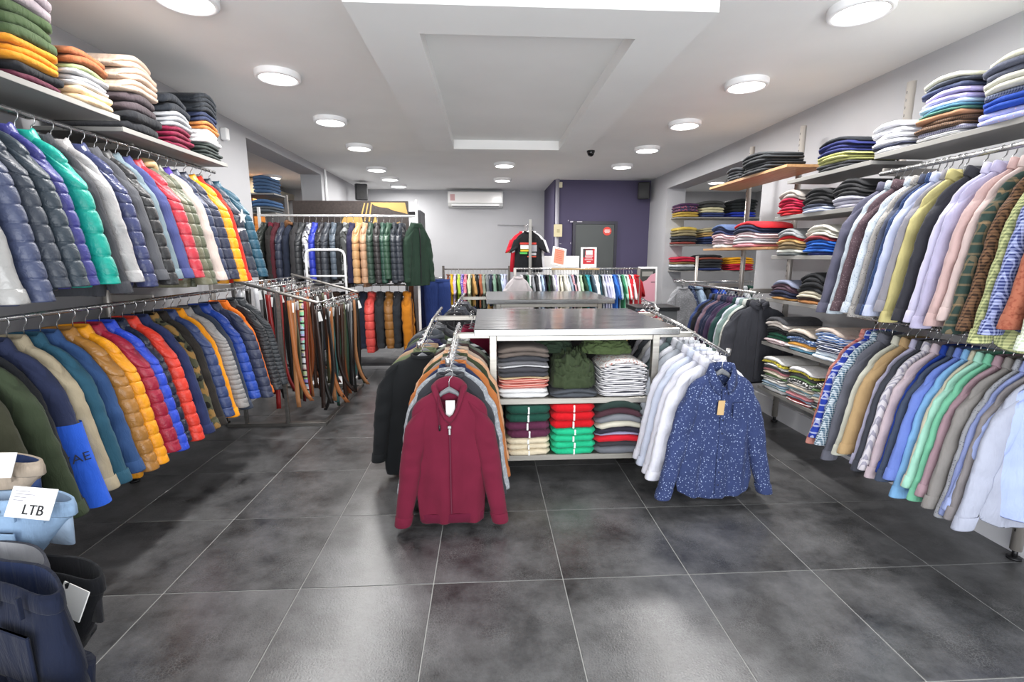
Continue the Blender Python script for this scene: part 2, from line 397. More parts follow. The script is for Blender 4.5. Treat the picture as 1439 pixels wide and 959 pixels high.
def front_strip(T,L,z0,w=.014,t=.003):
    rg=[]
    n=10
    for i in range(n+1):
        z=z0+(-L+.02-z0)*i/n; u=NECK-z; y=-(lerp([(0,.045),(.02,T*.62),(.06,T*.8),(.14,T),(.5*(L+NECK),T*.95),(L+NECK,T*.85)],u)+.006)
        rg.append([(-w,y-t,z),(w,y-t,z),(w,y+.006,z),(-w,y+.006,z)])
    return MB().loft(rg,1,1).mesh('front_strip',False)
def collar_mesh(kind,T,drop=0,sc=1.0):
    mb=MB(); n=24; ty=min(.05,T*.9)
    if kind in('puffer','fine','chunky','coat'):
        rr=[]
        for w_,t_,z in ((.100,ty+.002,-.034),(.088,ty+.005,-.012),(.078,ty+.004,.010),(.071,ty,.022),(.065,ty-.003,.018),(.061,ty-.008,-.01)):
            rr.append([(v[0],v[1],NECK+v[2]-.012*(v[1]<0)) for v in sell(w_*sc,t_,n,z)])
        mb.loft(rr)
    elif kind=='hood':
        rr=[]; m=10
        for k in range(n):
            a=2*PI*k/n; c,s_=math.cos(a),math.sin(a)
            back=max(0,s_); R_=.018+.016*back
            cx,cy=.080*c*sc,(ty)*s_+.012*back; dz=-drop*max(0,-s_)**3+.004
            rr.append([(cx+R_*math.cos(2*PI*j/m)*c*.9,cy+R_*math.cos(2*PI*j/m)*s_,NECK+dz-.028*back+R_*(1+1.3*back)*math.sin(2*PI*j/m)) for j in range(m)])
        rr.append(rr[0]); mb.loft(rr)
    elif kind=='rib':
        rr=[]
        for w_,t_,z in ((.078,ty+.003,-.012),(.076,ty+.004,.004),(.068,ty,.006),(.064,ty-.003,-.01)):
            rr.append([(v[0],v[1],NECK+v[2]-drop*max(0,-v[1]/(ty+.001))**2) for v in sell(w_,t_,n,z)])
        mb.loft(rr)
    elif kind=='bigshirt':
        m=26; A=[]; 
        for i in range(m+1):
            a=-PI/2+.25+(2*PI-.5)*i/m; c,s_=math.cos(a),math.sin(a); f=max(0,-s_)**2; d_=drop*f
            A.append([(.058*c,(ty-.004)*s_,NECK-.012-d_),(.064*c,ty*s_,NECK+.040-.02*f-d_),(.074*c,(ty+.008)*s_,NECK+.036-.022*f-d_),(.098*c+.02*c*f,(ty+.018)*s_,NECK-.03-.045*f-d_*.75),(.094*c+.018*c*f,(ty+.010)*s_,NECK-.034-.044*f-d_*.75)])
        mb.loft(A,1,1)
    else:  # shirt collar, open at the front
        m=22; A=[];
        for i in range(m+1):
            a=-PI/2+.16+(2*PI-.32)*i/m; c,s_=math.cos(a),math.sin(a)
            f=max(0,-s_)**3; tip=1 if i in(0,m) else 0
            A.append([(.064*c,(ty-.006)*s_,NECK-.01-drop*f*.6),(.070*c,(ty)*s_,NECK+.034-.018*f-drop*f*.6),
                      (.078*c,(ty+.006)*s_,NECK+.030-.020*f-drop*f*.6),(.088*c+.016*c*f,(ty+.012)*s_-.004*f,NECK-.010-.034*f-drop*f*.6),
                      (.084*c+.014*c*f,(ty+.006)*s_,NECK-.014-.034*f-drop*f*.6)])
        mb.loft([list(x) for x in A],1,1,closed=1)
    return mb.mesh('collar',True)
GC={}
def gmesh(fn,*a,**k):
    key=(fn.__name__,a,tuple(sorted(k.items())))
    if key not in GC: GC[key]=fn(*a,**k)
    return GC[key]
hkm=MB()
hkm.tube([(0,0,-.105),(0,0,-.05),(.004,0,-.034),(.017,0,-.022),(.021,0,-.004),(.015,0,.012),(.0,0,.019),(-.014,0,.012),(-.019,0,-.002)],.0026,6)
HOOK=hkm.mesh('hook',True)
def hanger_mesh(W=.14,fat=.012):
    m=MB(); P=[(-W,0,-.205),(-W*.8,0,-.175),(-W*.5,0,-.142),(-.038,0,-.112),(0,0,-.092),(.038,0,-.112),(W*.5,0,-.142),(W*.8,0,-.175),(W,0,-.205)]
    m.tube(P,[.006,.007,.008,.012,.018,.012,.008,.007,.006],8,1,ry=fat); return m.mesh('hanger_arm',True)
HARM=hanger_mesh()
NH=[0]
def hanger(loc,rot,label,group,m=PLAST,cat='hanger',big=False):
    h=put('clothes_hanger',HARM,m,None,loc,rot); tag(h,label,cat,group)
    hk=put('hook',HOOK,CHROME,h)
    return h
NOUN={'puffer':'puffer_jacket','fine':'puffer_jacket','chunky':'puffer_jacket','coat':'jacket','shirt':'shirt','knit':'sweater','tee':'t_shirt','hoodie':'hooded_sweater'}
CATN={'puffer_jacket':'jacket','jacket':'jacket','shirt':'shirt','sweater':'sweater','t_shirt':'t-shirt','hooded_sweater':'sweater'}
rs=random.Random(5)
def garment(kind,m,loc,rot,W,L,T,label,group,seed=0,collar=None,drop=0.012,splay=.02,hi=1,mcol=None,msl=None,tails=0,hem=1.0,Ls=None,sq=0):
    k2='knit' if kind=='hoodie' else kind
    nm=NOUN[kind]; t=emp(nm,loc,rot,label,CATN[nm],group)
    W=round(W,2);L=round(L,2);T=round(T,3)
    put('body',gmesh(body_mesh,W,L,T,k2,seed,hi=hi,drop=drop,tails=tails,hem=hem,sq=sq),m,t)
    Ls=Ls or (.2 if kind=='tee' else min(L-.2,.62))
    Ls=round(Ls,2)
    for s_ in (-1,1):
        sv=put('sleeve',gmesh(sleeve_mesh,W,Ls,T,k2,seed,s_,splay=splay,hi=hi),msl or m,t)
        if kind!='tee': put('cuff',gmesh(cuff_mesh,W,Ls,T,s_,splay),msl or m,sv)
    if kind=='shirt' and hi==1: put('button_placket',gmesh(front_strip,T,L,-.13),m,t)
    if kind in('puffer','chunky','fine','coat'): put('zipper',gmesh(front_strip,T,L,-.13,.005,.005),PLAST,t)
    ck=collar or {'puffer':'puffer','fine':'puffer','chunky':'puffer','coat':'coat','shirt':'shirt','knit':'rib','tee':'rib','hoodie':'hood'}[kind]
    c=put('hood' if ck=='hood' else 'collar',gmesh(collar_mesh,ck,T,drop=drop),mcol or m,t)
    return t
def ordinal(i): return ['first','second','third','fourth','fifth','sixth','seventh','eighth','ninth','tenth','eleventh','twelfth','thirteenth','fourteenth','fifteenth','sixteenth'][i]
def ddesc(items,prev='just behind the',nxt='just before the',end='from the front'):  # one description for each item of a row, repeats told apart by their neighbour
    ds=[i[0] for i in items]; out=[]
    for i,d_ in enumerate(ds):
        if ds.count(d_)==1: out.append(d_); continue
        nb=None
        for a,wd in ((i-1,prev),(i+1,nxt)):
            if 0<=a<len(ds) and ds.count(ds[a])==1: nb=d_+' '+wd+' '+' '.join(ds[a].split()[:2]); break
        if nb and nb not in out: out.append(nb)
        else: out.append(ordinal(sum(1 for x in ds[:i] if x==d_))+' '+d_+' '+end)
    return out
DX=('right of the','left of the','from the left'); DY=('just behind the','just before the','from the front'); DF=('just before the','just behind the','from the far end')
def row(items,p0,p1,rot,W,L,T,place,group,hang='own',hm=PLAST,jit=.06,defkind='shirt',ys=None,splay=.07,dn=None):
    n=len(items); dd=ddesc(items,*(dn or (DX if abs(rot)>1.2 else DY))); p0=Vector(p0); p1=Vector(p1)
    for i,it in enumerate(items):
        d_,h=it[0],it[1]; kind=it[2] if len(it)>2 and it[2] else defkind
        pat=it[3] if len(it)>3 else None; h2=(it[4] if len(it)>4 else '') or 'ffffff'
        ex=it[5] if len(it)>5 else {}
        fk={'puffer':'puffer','fine':'puffer','chunky':'puffer','coat':'cotton','shirt':'cotton','knit':'knit','tee':'cotton','hoodie':'knit'}[kind]
        if ex.get('shiny'): fk='shiny'
        m=fabric(h,fk,pat,h2)
        u=(i+.5)/n; p=p0.lerp(p1,u)
        if ys: p.y=ys[i]
        rz=rot+rs.uniform(-jit,jit)+ex.get('rz',0)
        LL=L+ex.get('dL',0)+rs.choice([-.03,0,.02]); WW=W+ex.get('dW',0)+rs.choice([-.01,0,.01])
        mc=fabric(ex['col'],fk) if 'col' in ex else None
        ms=fabric(ex['sl'],fk) if 'sl' in ex else None
        g=garment(kind,m,p,(0,0,rz),WW,LL,T,'%s %s'%(dd[i],place),group,seed=i%3,collar=ex.get('collar'),mcol=mc,msl=ms,splay=splay,tails=.05 if kind=='shirt' else 0)
        if 'fn' in ex: ex['fn'](g,WW,LL,T)
        if hang=='own':
            hanger(p,(0,0,rz),'hanger holding the %s %s'%(dd[i],place),'hangers '+place,hm)
        elif hang:
            hanger(p,(0,0,rz),hang,'hangers '+place,hm)
def stripe_band(h,z0,z1,grow=.012):
    def fn(g,W,L,T):
        mb=MB(); mb.loft([sell(W*.95+grow,T*.95+grow,28,z) for z in (z0,z1)],0,0); obj('chest_band',mb,fabric(h,'cotton'),g,True)
    return fn
# price tag
TAGM=MB().box(-.022,.022,-.0012,.0012,-.085,0).mesh('price_tag')
def ptag(g,loc,rot=(0,0,0),m=None): return put('price_tag',TAGM,m or WHITEPL,g,loc,rot)
def star_fn(g,W,L,T):
    mb=MB(); R_=.055; pts=[]
    for k in range(10):
        a=PI/2+k*PI/5; r=R_ if k%2==0 else R_*.42; pts.append((r*math.cos(a),r*math.sin(a)))
    # the star sits on the outside of the aisle-side sleeve
    x=W+.045; cz=-.34
    v=[(x,p[0],cz+p[1]) for p in pts]+[(x+.006,p[0],cz+p[1]) for p in pts]
    f=[tuple(range(9,-1,-1)),tuple(range(10,20))]+[(k,(k+1)%10,10+(k+1)%10,10+k) for k in range(10)]
    mb.add(v,f); obj('star_patch',mb,fabric('f2f2f2','cotton'),g)
    mb=MB(); mb.loft([sell(.07,T+.004,20,z,2.2,W-.005,-.008) for z in (-.46,-.43)]); obj('sleeve_band',mb,fabric('f2f2f2','cotton'),g,True)
def text(body,size,loc,rot,m,parent,name='lettering'):
    cu=bpy.data.curves.new(name,'FONT'); cu.body=body; cu.size=size; cu.extrude=.0006; cu.align_x='CENTER'
    o=bpy.data.objects.new(name+'_curve',cu); C.objects.link(o); cu.materials.append(m)
    bpy.context.view_layer.update(); me=bpy.data.meshes.new_from_object(o.evaluated_get(bpy.context.evaluated_depsgraph_get())); bpy.data.objects.remove(o)
    o=put(name,me,m,parent,loc,rot); return o
def vae_fn(g,W,L,T):
    mb=MB(); n=28
    rg=[[(v[0],v[1],z) for v in sell(W*.96+.014,T+.012,n,z)] for z in (-.50,-.62,-L-.004)]
    mb.loft(rg); obj('lower_panel',mb,fabric('2f62d6','cotton'),g,True)
    rr=[]
    for z in (-.44,-.46,-.55,-.65,-.76,-.815):
        u=(-z-.187)/.62; cx=W-.078+.04+.14*u*(.6+.4*u); rr.append(sell(lerp([(0,.055),(.35,.062),(.8,.05),(1,.043)],u)+.009,min(.06,T*.95)+.010,16,z,2.2,cx,-.02*u))
    mb=MB(); mb.loft(rr); obj('sleeve_panel',mb,fabric('2f62d6','cotton'),g,True)
    text('VAE',.055,(W+.092,-T-.030,-.60),(PI/2,-.12,.75),plain('141c38',.6),g)
# ---------------------------------------------------------------- racks: poles, rails
def slots(mb,x,y,z0,z1,dx,dy):
    z=z0
    while z<z1:
        mb.box(x-.004-abs(dy)*.0,x+.004,y-.004,y+.004,z,z+.022); z+=.045
def rack(name,label,x,ys,ztop,rails,side,ztops=None):
    t=emp(name,(x,ys[0],0),label=label,cat='clothes rack')
    for k,y in enumerate(ys):
        zt=ztop
        obj('pole',MB().cyl(0,y-ys[0],.05,zt,.024,20),POLE,t,True)
        obj('foot',MB().cyl(0,y-ys[0],0,.012,.03,16).cyl(0,y-ys[0],.012,.05,.012,10),DARKM,t,True)
        mb=MB(); z=.15
        while z<zt-.05:
            mb.box(side*.0232-.001,side*.0232+.001,y-ys[0]-.003,y-ys[0]+.003,z,z+.016); z+=.045
        tag(obj('slots',mb,PLAST,t),kind='stuff')
    for (rx,z,y0,y1) in rails:
        mb=MB(); mb.tube([(rx-x,y0-ys[0],z),(rx-x,y1-ys[0],z)],.0125,12); obj('rail',mb,CHROME,t,True)
        for y in ys:
            if y0-.3<y<y1+.3:
                yy=min(max(y,y0+.01),y1-.01)-ys[0]
                obj('bracket',MB().box(min(0,rx-x),max(0,rx-x),yy-.006,yy+.006,z-.012,z+.03,.003),POLE,t)
    return t
def shelf(label,x0,x1,y0,y1,z,m=SHELFM,th=.022,name='wall_shelf',corner=0):
    t=emp(name,((x0+x1)/2,y0,z),label=label,cat='shelf')
    ox,oy=(x0+x1)/2,y0
    mb=MB()
    if corner: 
        P=[(x0,y0),(x0,y1-corner*.4),(x0+corner,y1),(x1,y1),(x1,y0)]; P=[(a-ox,b-oy) for a,b in P][::-1]
        mb.loft([[(a,b,-th) for a,b in P],[(a,b,0) for a,b in P]],1,1)
    else: mb.box(x0-ox,x1-ox,0,y1-oy,-th,0,.002)
    obj('board',mb,m,t)
    if not corner:
        s=-1 if x0>0 else 1
        xe=(x0 if x0>0 else x1)-ox
        obj('front_lip',MB().box(min(xe,xe+s*.006),max(xe,xe+s*.006),0,y1-oy,-th-.002,.003,.002),SHELFL if m!=WOODM else WOODM,t)
    return t
WOODM=wood('c49a6e','a87c52')
rack('clothes_rack','slotted steel pole rack with two chrome rails on the left wall',-2.38,[1.5,3.14,4.3],2.17,[(-2.1,2.14,1.3,4.0),(-2.1,1.23,1.3,4.3)],1)
shelf('near grey metal shelf above the upper left rail',-2.42,-1.95,1.3,2.83,2.235)
shelf('far grey metal shelf above the upper left rail',-2.42,-1.95,2.84,3.9,2.185)
rack('clothes_rack','slotted steel pole rack with shelves and rails on the right wall',2.64,[2.03,3.04,4.06,4.83],2.56,[(2.3,1.97,1.2,2.78),(2.3,1.13,1.2,2.85),(2.3,1.19,3.95,5.3)],-1)
# ---- upper left rail, near to far
UL=[('silver crinkled metallic jacket','9b9a98','coat',None,'',{'shiny':1}),('slate blue puffer jacket','3f4763','puffer'),('dark slate puffer jacket','363d49','puffer'),
('charcoal teal puffer jacket','2f3a44','puffer'),('indigo blue puffer jacket','3a3b82','puffer'),('bright teal green puffer jacket','0b9c8b','chunky'),
('plain charcoal jacket','3c3d42','coat'),('pale silver crinkled jacket','a19f9f','coat',None,'',{'shiny':1}),('glossy navy puffer jacket','3b4166','puffer',None,'',{'shiny':1}),
('graphite grey slim jacket','55565b','coat'),('black puffer jacket','28282a','puffer'),('pale grey blue smooth jacket','75858d','coat'),
('muted violet blue jacket','4a5080','coat'),('red puffer jacket','b8313f','puffer'),('khaki puffer jacket with tan fur hood','6b6a55','puffer',None,'',{'col':'c9ab7c','collar':'hood'}),
('olive grey quilted jacket','5b5f4c','puffer'),('cream and violet lined jacket','d8c3b3','coat',None,'',{'sl':'cdbcb4','col':'5a45a0'}),('navy puffer jacket','323b56','puffer'),
('deep navy quilted jacket','2c3147','puffer'),('amber yellow jacket','f2a310','puffer'),('scarlet jacket','d5301f','coat'),
('dark navy jacket with white star patch','2d3442','chunky',None,'',{'fn':star_fn}),('petrol blue jacket','1f4c60','puffer')]
row(UL,(-2.1,1.62,2.13),(-2.1,3.98,2.13),0,.235,.80,.040,'on the upper left rail','jackets on the upper left rail',splay=.13,ys=[1.91, 2.0, 2.09, 2.18, 2.29, 2.39, 2.47, 2.57, 2.67, 2.75, 2.83, 2.90, 2.98, 3.07, 3.16, 3.24, 3.32, 3.41, 3.5, 3.6, 3.68, 3.79, 3.91])
LL_=[('black jacket with white shoulder stripes','1f2023','coat',None,'',{}),('dark olive mesh jacket','3c3d2f','coat',None,'',{'dW':.03}),('olive green hooded jacket','3a4432','coat',None,'',{'dW':.03}),
('black sports jacket','222428','coat'),('navy and cobalt jacket with large letters','2d3450','coat',None,'',{'fn':vae_fn,'dL':.04}),('stone beige jacket','a89c84','coat'),('teal blue jacket','2c5468','coat'),
('steel blue denim jacket','34507d','coat'),('bronze tan puffer jacket','a8763a','puffer',None,'',{'shiny':1}),('golden yellow puffer jacket','f0a01a','puffer',None,'',{'dL':.05}),
('crimson puffer jacket','9c1a38','puffer'),('royal blue puffer jacket','2c4ccc','puffer'),('glossy midnight puffer jacket','232a3c','puffer',None,'',{'shiny':1}),('orange red puffer jacket','e03d2c','puffer'),
('navy diamond quilted jacket','2a335a','coat'),('green camouflage jacket','4a4a38','coat','camo','8a6a3c'),('brownish black jacket','2b2724','coat'),('denim navy quilted jacket','33426d','puffer'),
('marigold quilted jacket','f09a20','coat'),('light grey ribbed puffer jacket','8f8d8c','fine'),('plain dark slate jacket','363d4c','coat'),('cobalt puffer jacket','2549a8','puffer'),('slate navy puffer jacket','323850','puffer',None,'',{'dW':.03}),
('bright orange jacket','e87422','coat'),('black ribbed puffer jacket','282b30','fine',None,'',{'dW':.02}),('charcoal ribbed puffer jacket','33373c','fine')]
row(LL_,(-2.1,1.75,1.22),(-2.1,4.28,1.22),0,.24,.82,.040,'on the lower left rail','jackets on the lower left rail',splay=.14,ys=[1.72,1.81,1.92,2.01,2.10,2.18,2.26,2.34,2.43,2.52,2.60,2.69,2.77,2.86,2.95,3.03,3.12,3.21,3.29,3.37,3.47,3.6,3.73,3.85,3.98,4.12])
# ---- upper right rail, far to near
UR=[('slate grey shirt','5b5a6b',None),('pale blue grey patterned shirt','b9c3cc','shirt','dots','8a97a5'),('brown plum dotted shirt','59474d','shirt','dots','8a7a7c'),
('white shirt with tiny blue print','c9d2dc','shirt','dots','6f86a6'),('greige printed shirt','aaa6a2','shirt','dots','54525a'),('dark slate shirt','4c5163',None),('denim navy shirt','33456b',None,'dots','5d76a6'),
('icy lavender shirt','c4cbe6',None),('grey melange shirt','8e8b93',None),('pale yellow shirt','c9be83',None),('black grey shirt','38383e',None),('white lavender shirt','d3cfe6',None),('lilac shirt','b8b3d0',None),
('dusty pink shirt','c6a9a6',None),('blush shirt','d2bdb9',None),('dark green plaid shirt','33443f','shirt','plaid','8a7458'),('brown checked shirt','7d5d46','shirt','check','2e231f'),('olive checked shirt','77805a','shirt','check','c6c890',{'dL':.06}),
('navy checked shirt','323c70','shirt','check','a9b2dc'),('terracotta shirt','a7654f','shirt','marl','8d4b3a'),('pale green checked shirt','c3ceb4','shirt','check','e8eee0',{'dL':.05}),
('cream checked shirt','e0d8cc','shirt','check','b09c8c'),('sand striped shirt','cbb99c','shirt','vstripe','eee6d4'),('white checked shirt','e6e2dc','shirt','check','8e8e9c')]
row(UR,(2.3,2.76,1.965),(2.3,1.42,1.965),0,.235,.78,.021,'on the upper right rail','shirts on the upper right rail',hm=WHITEPL,splay=.12,dn=DF,jit=.04,ys=[2.69,2.64,2.59,2.51,2.47,2.43,2.39,2.36,2.31,2.28,2.19,2.11,2.07,2.00,1.96,1.91,1.86,1.81,1.76,1.70,1.64,1.58,1.50,1.42])
LR=[('red and white plaid shirt','c98b7f','shirt','plaid','8e2f33'),('royal blue plaid shirt','2b3f9e','shirt','plaid','dfe3f0'),('teal checked shirt','3f6580','shirt','check','dce4ea'),('plain grey shirt','6a6b76',None,None,'',{'dL':.05}),
('cream shirt','cfcfc0',None),('tan shirt','b89a70',None),('pale lilac shirt','b7b4cc',None),('dark charcoal shirt','3f4149',None),('white pinstriped shirt','d8d4da','shirt','vstripe','a3a0b0'),
('pale pink shirt','cbb9c0',None),('vivid royal blue shirt','23419a',None),('dark slate blue shirt','454f63',None),('periwinkle shirt','6a7fc6',None),('sky blue shirt','7fb0dd',None,None,'',{'dL':.03}),
('ivory shirt','c5c0aa',None),('pale mint shirt','a9dcc9',None),('mint green shirt','79c2a0',None,None,'',{'dL':.04}),('mauve shirt','a58a93',None),('taupe grey shirt','86827f',None),('grey patterned shirt','9ea0a6','shirt','dots','60636c'),
('lavender blue shirt','8f9bcc',None),('warm grey shirt','8b8688',None),('light steel shirt','a0a4b4',None),('light sky blue shirt','a3b1e0',None,None,'',{'rz':-.38})]
row(LR,(2.3,2.83,1.125),(2.3,1.93,1.125),0,.235,.74,.020,'on the lower right rail','shirts on the lower right rail',hm=PLAST,splay=.12,dn=DF,jit=.04,ys=[2.68,2.64,2.60,2.55,2.45,2.40,2.34,2.30,2.27,2.22,2.17,2.13,2.10,2.06,2.03,2.00,1.96,1.92,1.88,1.84,1.81,1.78,1.75,1.67])
# ---- right wall, second rail (under the wooden shelves)
R2=[('anthracite shirt','3d3e44','shirt',None,'',{'dW':.04}),('black shirt','25262b',None),('off-white shirt','c3c6c0',None),('grey green shirt','7a8e8a',None),('white dotted shirt','c8ccd8','shirt','dots','8c93a8'),('dark green shirt','24403f',None),
('plum shirt','43304c',None),('aubergine shirt','382c44',None),('midnight shirt','262a40',None),('deep navy shirt','20263d',None),('mauve grey shirt','6f5a66',None),('ink blue shirt','2a3350',None),('jet black shirt','1d1d22',None),('dark blue shirt','2c3c66',None)]
row(R2,(2.3,3.86,1.185),(2.3,4.66,1.185),0,.24,.78,.027,'on the rail under the wooden shelves','shirts on the rail under the wooden shelves',hm=PLAST)
# ---------------------------------------------------------------- folded clothes
def fold_mesh(W,D,h,db,dt,seed,lay=2):
    rnd=random.Random(seed); ph=rnd.uniform(0,6); mb=MB(); rings=[]; K=10
    for i in range(K+1):
        u=-1+2*i/K; e=abs(u)
        end=max(0,(e-.86)/.14)
        zb=-db*u*u; zt=h-dt*u*u; hh=zt-zb; zb+=hh*.3*end; hh*=(1-.6*end)
        x=u*W/2*(1-.0); yf=-D/2+.008*math.sin(3*u+ph)+.03*end*end; yb=D/2-.02*end
        pr=[(yb,0),(yb-.012,0),(yf+.03,.02)]
        for l in range(lay):
            a,b=l/lay,(l+1)/lay
            pr+=[(yf+.006,a+.06/lay),(yf-.004,(a+b)/2-.18/lay),(yf-.004,(a+b)/2+.18/lay),(yf+.006,b-.06/lay)]
            if l<lay-1: pr.append((yf+.02,b))
        pr+=[(yf+.03,1),(0,1+.05*math.sin(4*u+ph)),(yb-.012,.98),(yb,.9)]
        rings.append([(x,y,zb+hh*k+.0012*math.sin(9*u+ph*2)) for y,k in pr])
    mb.loft(rings,1,1); return mb.mesh('folded_garment',True)
FN={'sweatshirt':'folded_sweatshirt','sweater':'folded_sweater','t-shirt':'folded_t_shirt','shirt':'folded_shirt','polo shirt':'folded_polo_shirt','jeans':'folded_jeans'}
def stack(x,y,z,rot,W,D,items,where,group,droop=.03,fk='cotton',jit=.02,noun='sweatshirt',tabs=None):
    n=sum(i[2] for i in items); k=0; zz=z+.001; hs=sum(i[2]*i[3] for i in items)
    for it in items:
        cn,h,cnt,th=it[:4]; pat=it[4] if len(it)>4 else None; h2=(it[5] if len(it)>5 else '') or 'ffffff'
        for q in range(cnt):
            db=droop*k/n; dt=droop*(k+1)/n; dt=min(dt,db+th*.7)
            me=gmesh(fold_mesh,round(W,2),round(D,2),th,round(db,3),round(dt,3),k%3,lay=1 if th<.06 else 2)
            pos={2:['lower','upper'],3:['lowest','middle','top']}.get(cnt) or ['lowest','second lowest','third lowest','fourth lowest','fifth lowest','sixth lowest','seventh lowest'][:cnt-1]+['top']
            if cnt>1: lb='%s folded %s %s in the %s'%(pos[q],cn,noun,where)
            else: lb='folded %s %s in the %s'%(cn,noun,where)
            o=put(FN[noun],me,fabric(h,fk,pat,h2),None,(x+rs.uniform(-jit,jit)*.6,y+rs.uniform(-jit,jit)*.6,zz),(0,0,rot+rs.uniform(-.04,.04)))
            tag(o,lb,noun if noun!='jeans' else 'jeans',group)
            if tabs:
                tb=MB().box(-.006,.006,-D/2-.012,-D/2+.0,.004,th-.004,.002); obj('zip_pull',tb,WHITEPL,o)
            zz+=th; k+=1
ROTL,ROTR=PI/2,-PI/2
G='folded sweatshirts on the left top shelves'
stack(-2.16,2.05,2.236,ROTL,.29,.42,[('navy','2b2f45',2,.035),('ash grey','77777a',3,.04),('black','202023',3,.04)],'leftmost stack on the left top shelf',G)
stack(-2.16,2.37,2.236,ROTL,.29,.42,[('plum','5d2b3c',1,.032),('black','25262a',1,.04),('mustard','d68f2b',3,.033),('moss green','47583a',3,.05),('pale mauve','a1969c',2,.048)],'mustard-banded stack on left top shelf',G)
stack(-2.16,2.67,2.236,ROTL,.27,.42,[('cream','e5c8a0',2,.038),('light grey','b8b8ba',3,.026),('sage','97a277',1,.028),('rust brown','9a5c3a',2,.036)],'rust-topped stack on left top shelf',G)
stack(-2.16,3.05,2.186,ROTL,.28,.42,[('charcoal black','26272b',2,.058),('brown grey','4b4246',2,.052),('oatmeal beige','c9b3a1',3,.066)],'beige-topped stack on left top shelf',G,droop=.04)
stack(-2.16,3.39,2.186,ROTL,.27,.40,[('burgundy','7c1f3c',4,.032),('silver grey','a6a8ac',3,.033),('dark slate','2b2f36',2,.05)],'burgundy-based stack on left top shelf',G,droop=.05)
stack(-2.16,3.73,2.186,ROTL,.28,.40,[('dark green','333a38',4,.026),('white','ececec',3,.032),('copper','b0703c',2,.028),('midnight blue','272f4a',2,.032),('charcoal','24282e',2,.06)],'farthest stack on left top shelf',G,droop=.05)
# right top shelves
shelf('long grey metal shelf above the upper right rail',2.3,2.62,1.2,2.84,2.085)
shelf('grey metal shelf between the two tall slotted poles on the right',2.3,2.62,2.86,3.66,2.06)
shelf('upper wooden corner shelf on the right wall',2.28,2.62,3.66,5.0,2.185,WOODM,.02,corner=.18)
shelf('lower wooden corner shelf on the right wall',2.28,2.62,3.82,5.05,1.575,WOODM,.02,corner=.18)
SY=(2.9,3.8)
for z,nm in ((1.80,'topmost'),(1.50,'second'),(1.16,'third'),(.80,'fourth'),(.42,'lowest')):
    shelf('%s short grey shelf of the right wall unit holding folded tops'%nm,2.3,2.62,SY[0],SY[1]-(.0 if z<1.5 else .02),z)
G='folded clothes on the right wall shelves'
stack(2.46,1.79,2.086,ROTR,.30,.32,[('lilac printed','b4b4dc',2,.03,'dots','eeeeff'),('royal blue','2a4ba0',2,.03),('cream','d6d4c4',1,.03),('grey','7f8086',3,.03)],'nearest stack on right top shelf',G,noun='shirt')
stack(2.46,2.12,2.086,ROTR,.29,.32,[('lavender floral','aab0e0',2,.03,'floral','e8c0c8'),('vivid blue','2348a6',2,.028),('navy checked','3c4460',1,.028,'check','8890a8'),('stone','c9c8bb',2,.03),('slate','5c6070',2,.03),('pale cream','d9d6c0',1,.03)],'second nearest stack on right top shelf',G,noun='shirt')
stack(2.46,2.45,2.086,ROTR,.28,.32,[('white striped','d8d8d4',1,.026,'fstripe','777780'),('violet checked','6d6a86',1,.022,'check','c0c0d0'),('brown checked','7c604c',2,.024,'check','3c302a'),('tan','a67a5c',1,.026),('green trimmed','4b7a6c',1,.016),('steel teal','48758c',1,.018),('pale blue','b7cfe8',1,.024),('lavender','b9b0dc',2,.026),('navy','39415c',1,.026),('dark ribbed','454a54',1,.022),('ivory','deddc8',1,.024)],'tall mixed stack on right top shelf',G,noun='shirt')
stack(2.46,2.765,2.086,ROTR,.26,.32,[('white','e6e6ea',1,.028),('dark navy','33374a',1,.016),('bright white','e9e9ee',4,.03)],'white stack beside the tall slotted pole',G,noun='shirt')
stack(2.46,3.20,2.061,ROTR,.34,.32,[('charcoal','35363a',2,.024),('lime yellow','b9ba78',3,.02),('deep blue','2c3268',3,.024),('inky black','23262c',1,.026)],'blue and yellow stack on right top shelf',G,noun='t-shirt',droop=.04)
stack(2.44,4.12,2.186,ROTR,.42,.32,[('black','2c2e31',6,.028)],'black stack on the upper wooden shelf',G,noun='jeans',fk='denim')
stack(2.44,4.47,2.186,ROTR,.28,.3,[('dark grey','3a3c40',4,.028)],'far stack on the upper wooden shelf',G,noun='jeans',fk='denim')
stack(2.46,3.62,1.801,ROTR,.26,.32,[('red','c0202c',2,.022),('crimson','ad1c3e',4,.022),('taupe','a8a09a',2,.03)],'red stack on the topmost short shelf',G,noun='sweater',fk='knit',droop=.05)
stack(2.46,3.32,1.801,ROTR,.28,.32,[('pale blue','bcc4da',2,.02),('navy grey','454a5a',1,.02),('black','2a2a2c',4,.026)],'middle stack on the topmost short shelf',G,noun='sweater',fk='knit',droop=.05)
stack(2.46,3.03,1.801,ROTR,.26,.32,[('white lilac','d4d3e2',3,.026),('charcoal black','2e2e30',4,.026)],'near stack on the topmost short shelf',G,noun='sweater',fk='knit',droop=.05)
stack(2.45,4.68,1.576,ROTR,.30,.32,[('white','e4e2e0',1,.035),('grey rose','a08a90',2,.028),('pink striped','cfa0a6',2,.026,'fstripe','e8dadd'),('navy','2c3458',2,.028),('dusty blue','4d5f86',1,.028)],'far stack on the lower wooden shelf',G,noun='sweater',fk='knit',droop=.05)
stack(2.45,4.2,1.576,ROTR,.42,.32,[('salmon pink','cf8088',1,.03),('light grey','b9b6ba',2,.028),('pale pink','d6b4ba',2,.026,'fstripe','eee2e4'),('dark navy','262d48',2,.028),('scarlet','c4242e',1,.03)],'red-topped stack on the lower wooden shelf',G,noun='sweater',fk='knit',droop=.05)
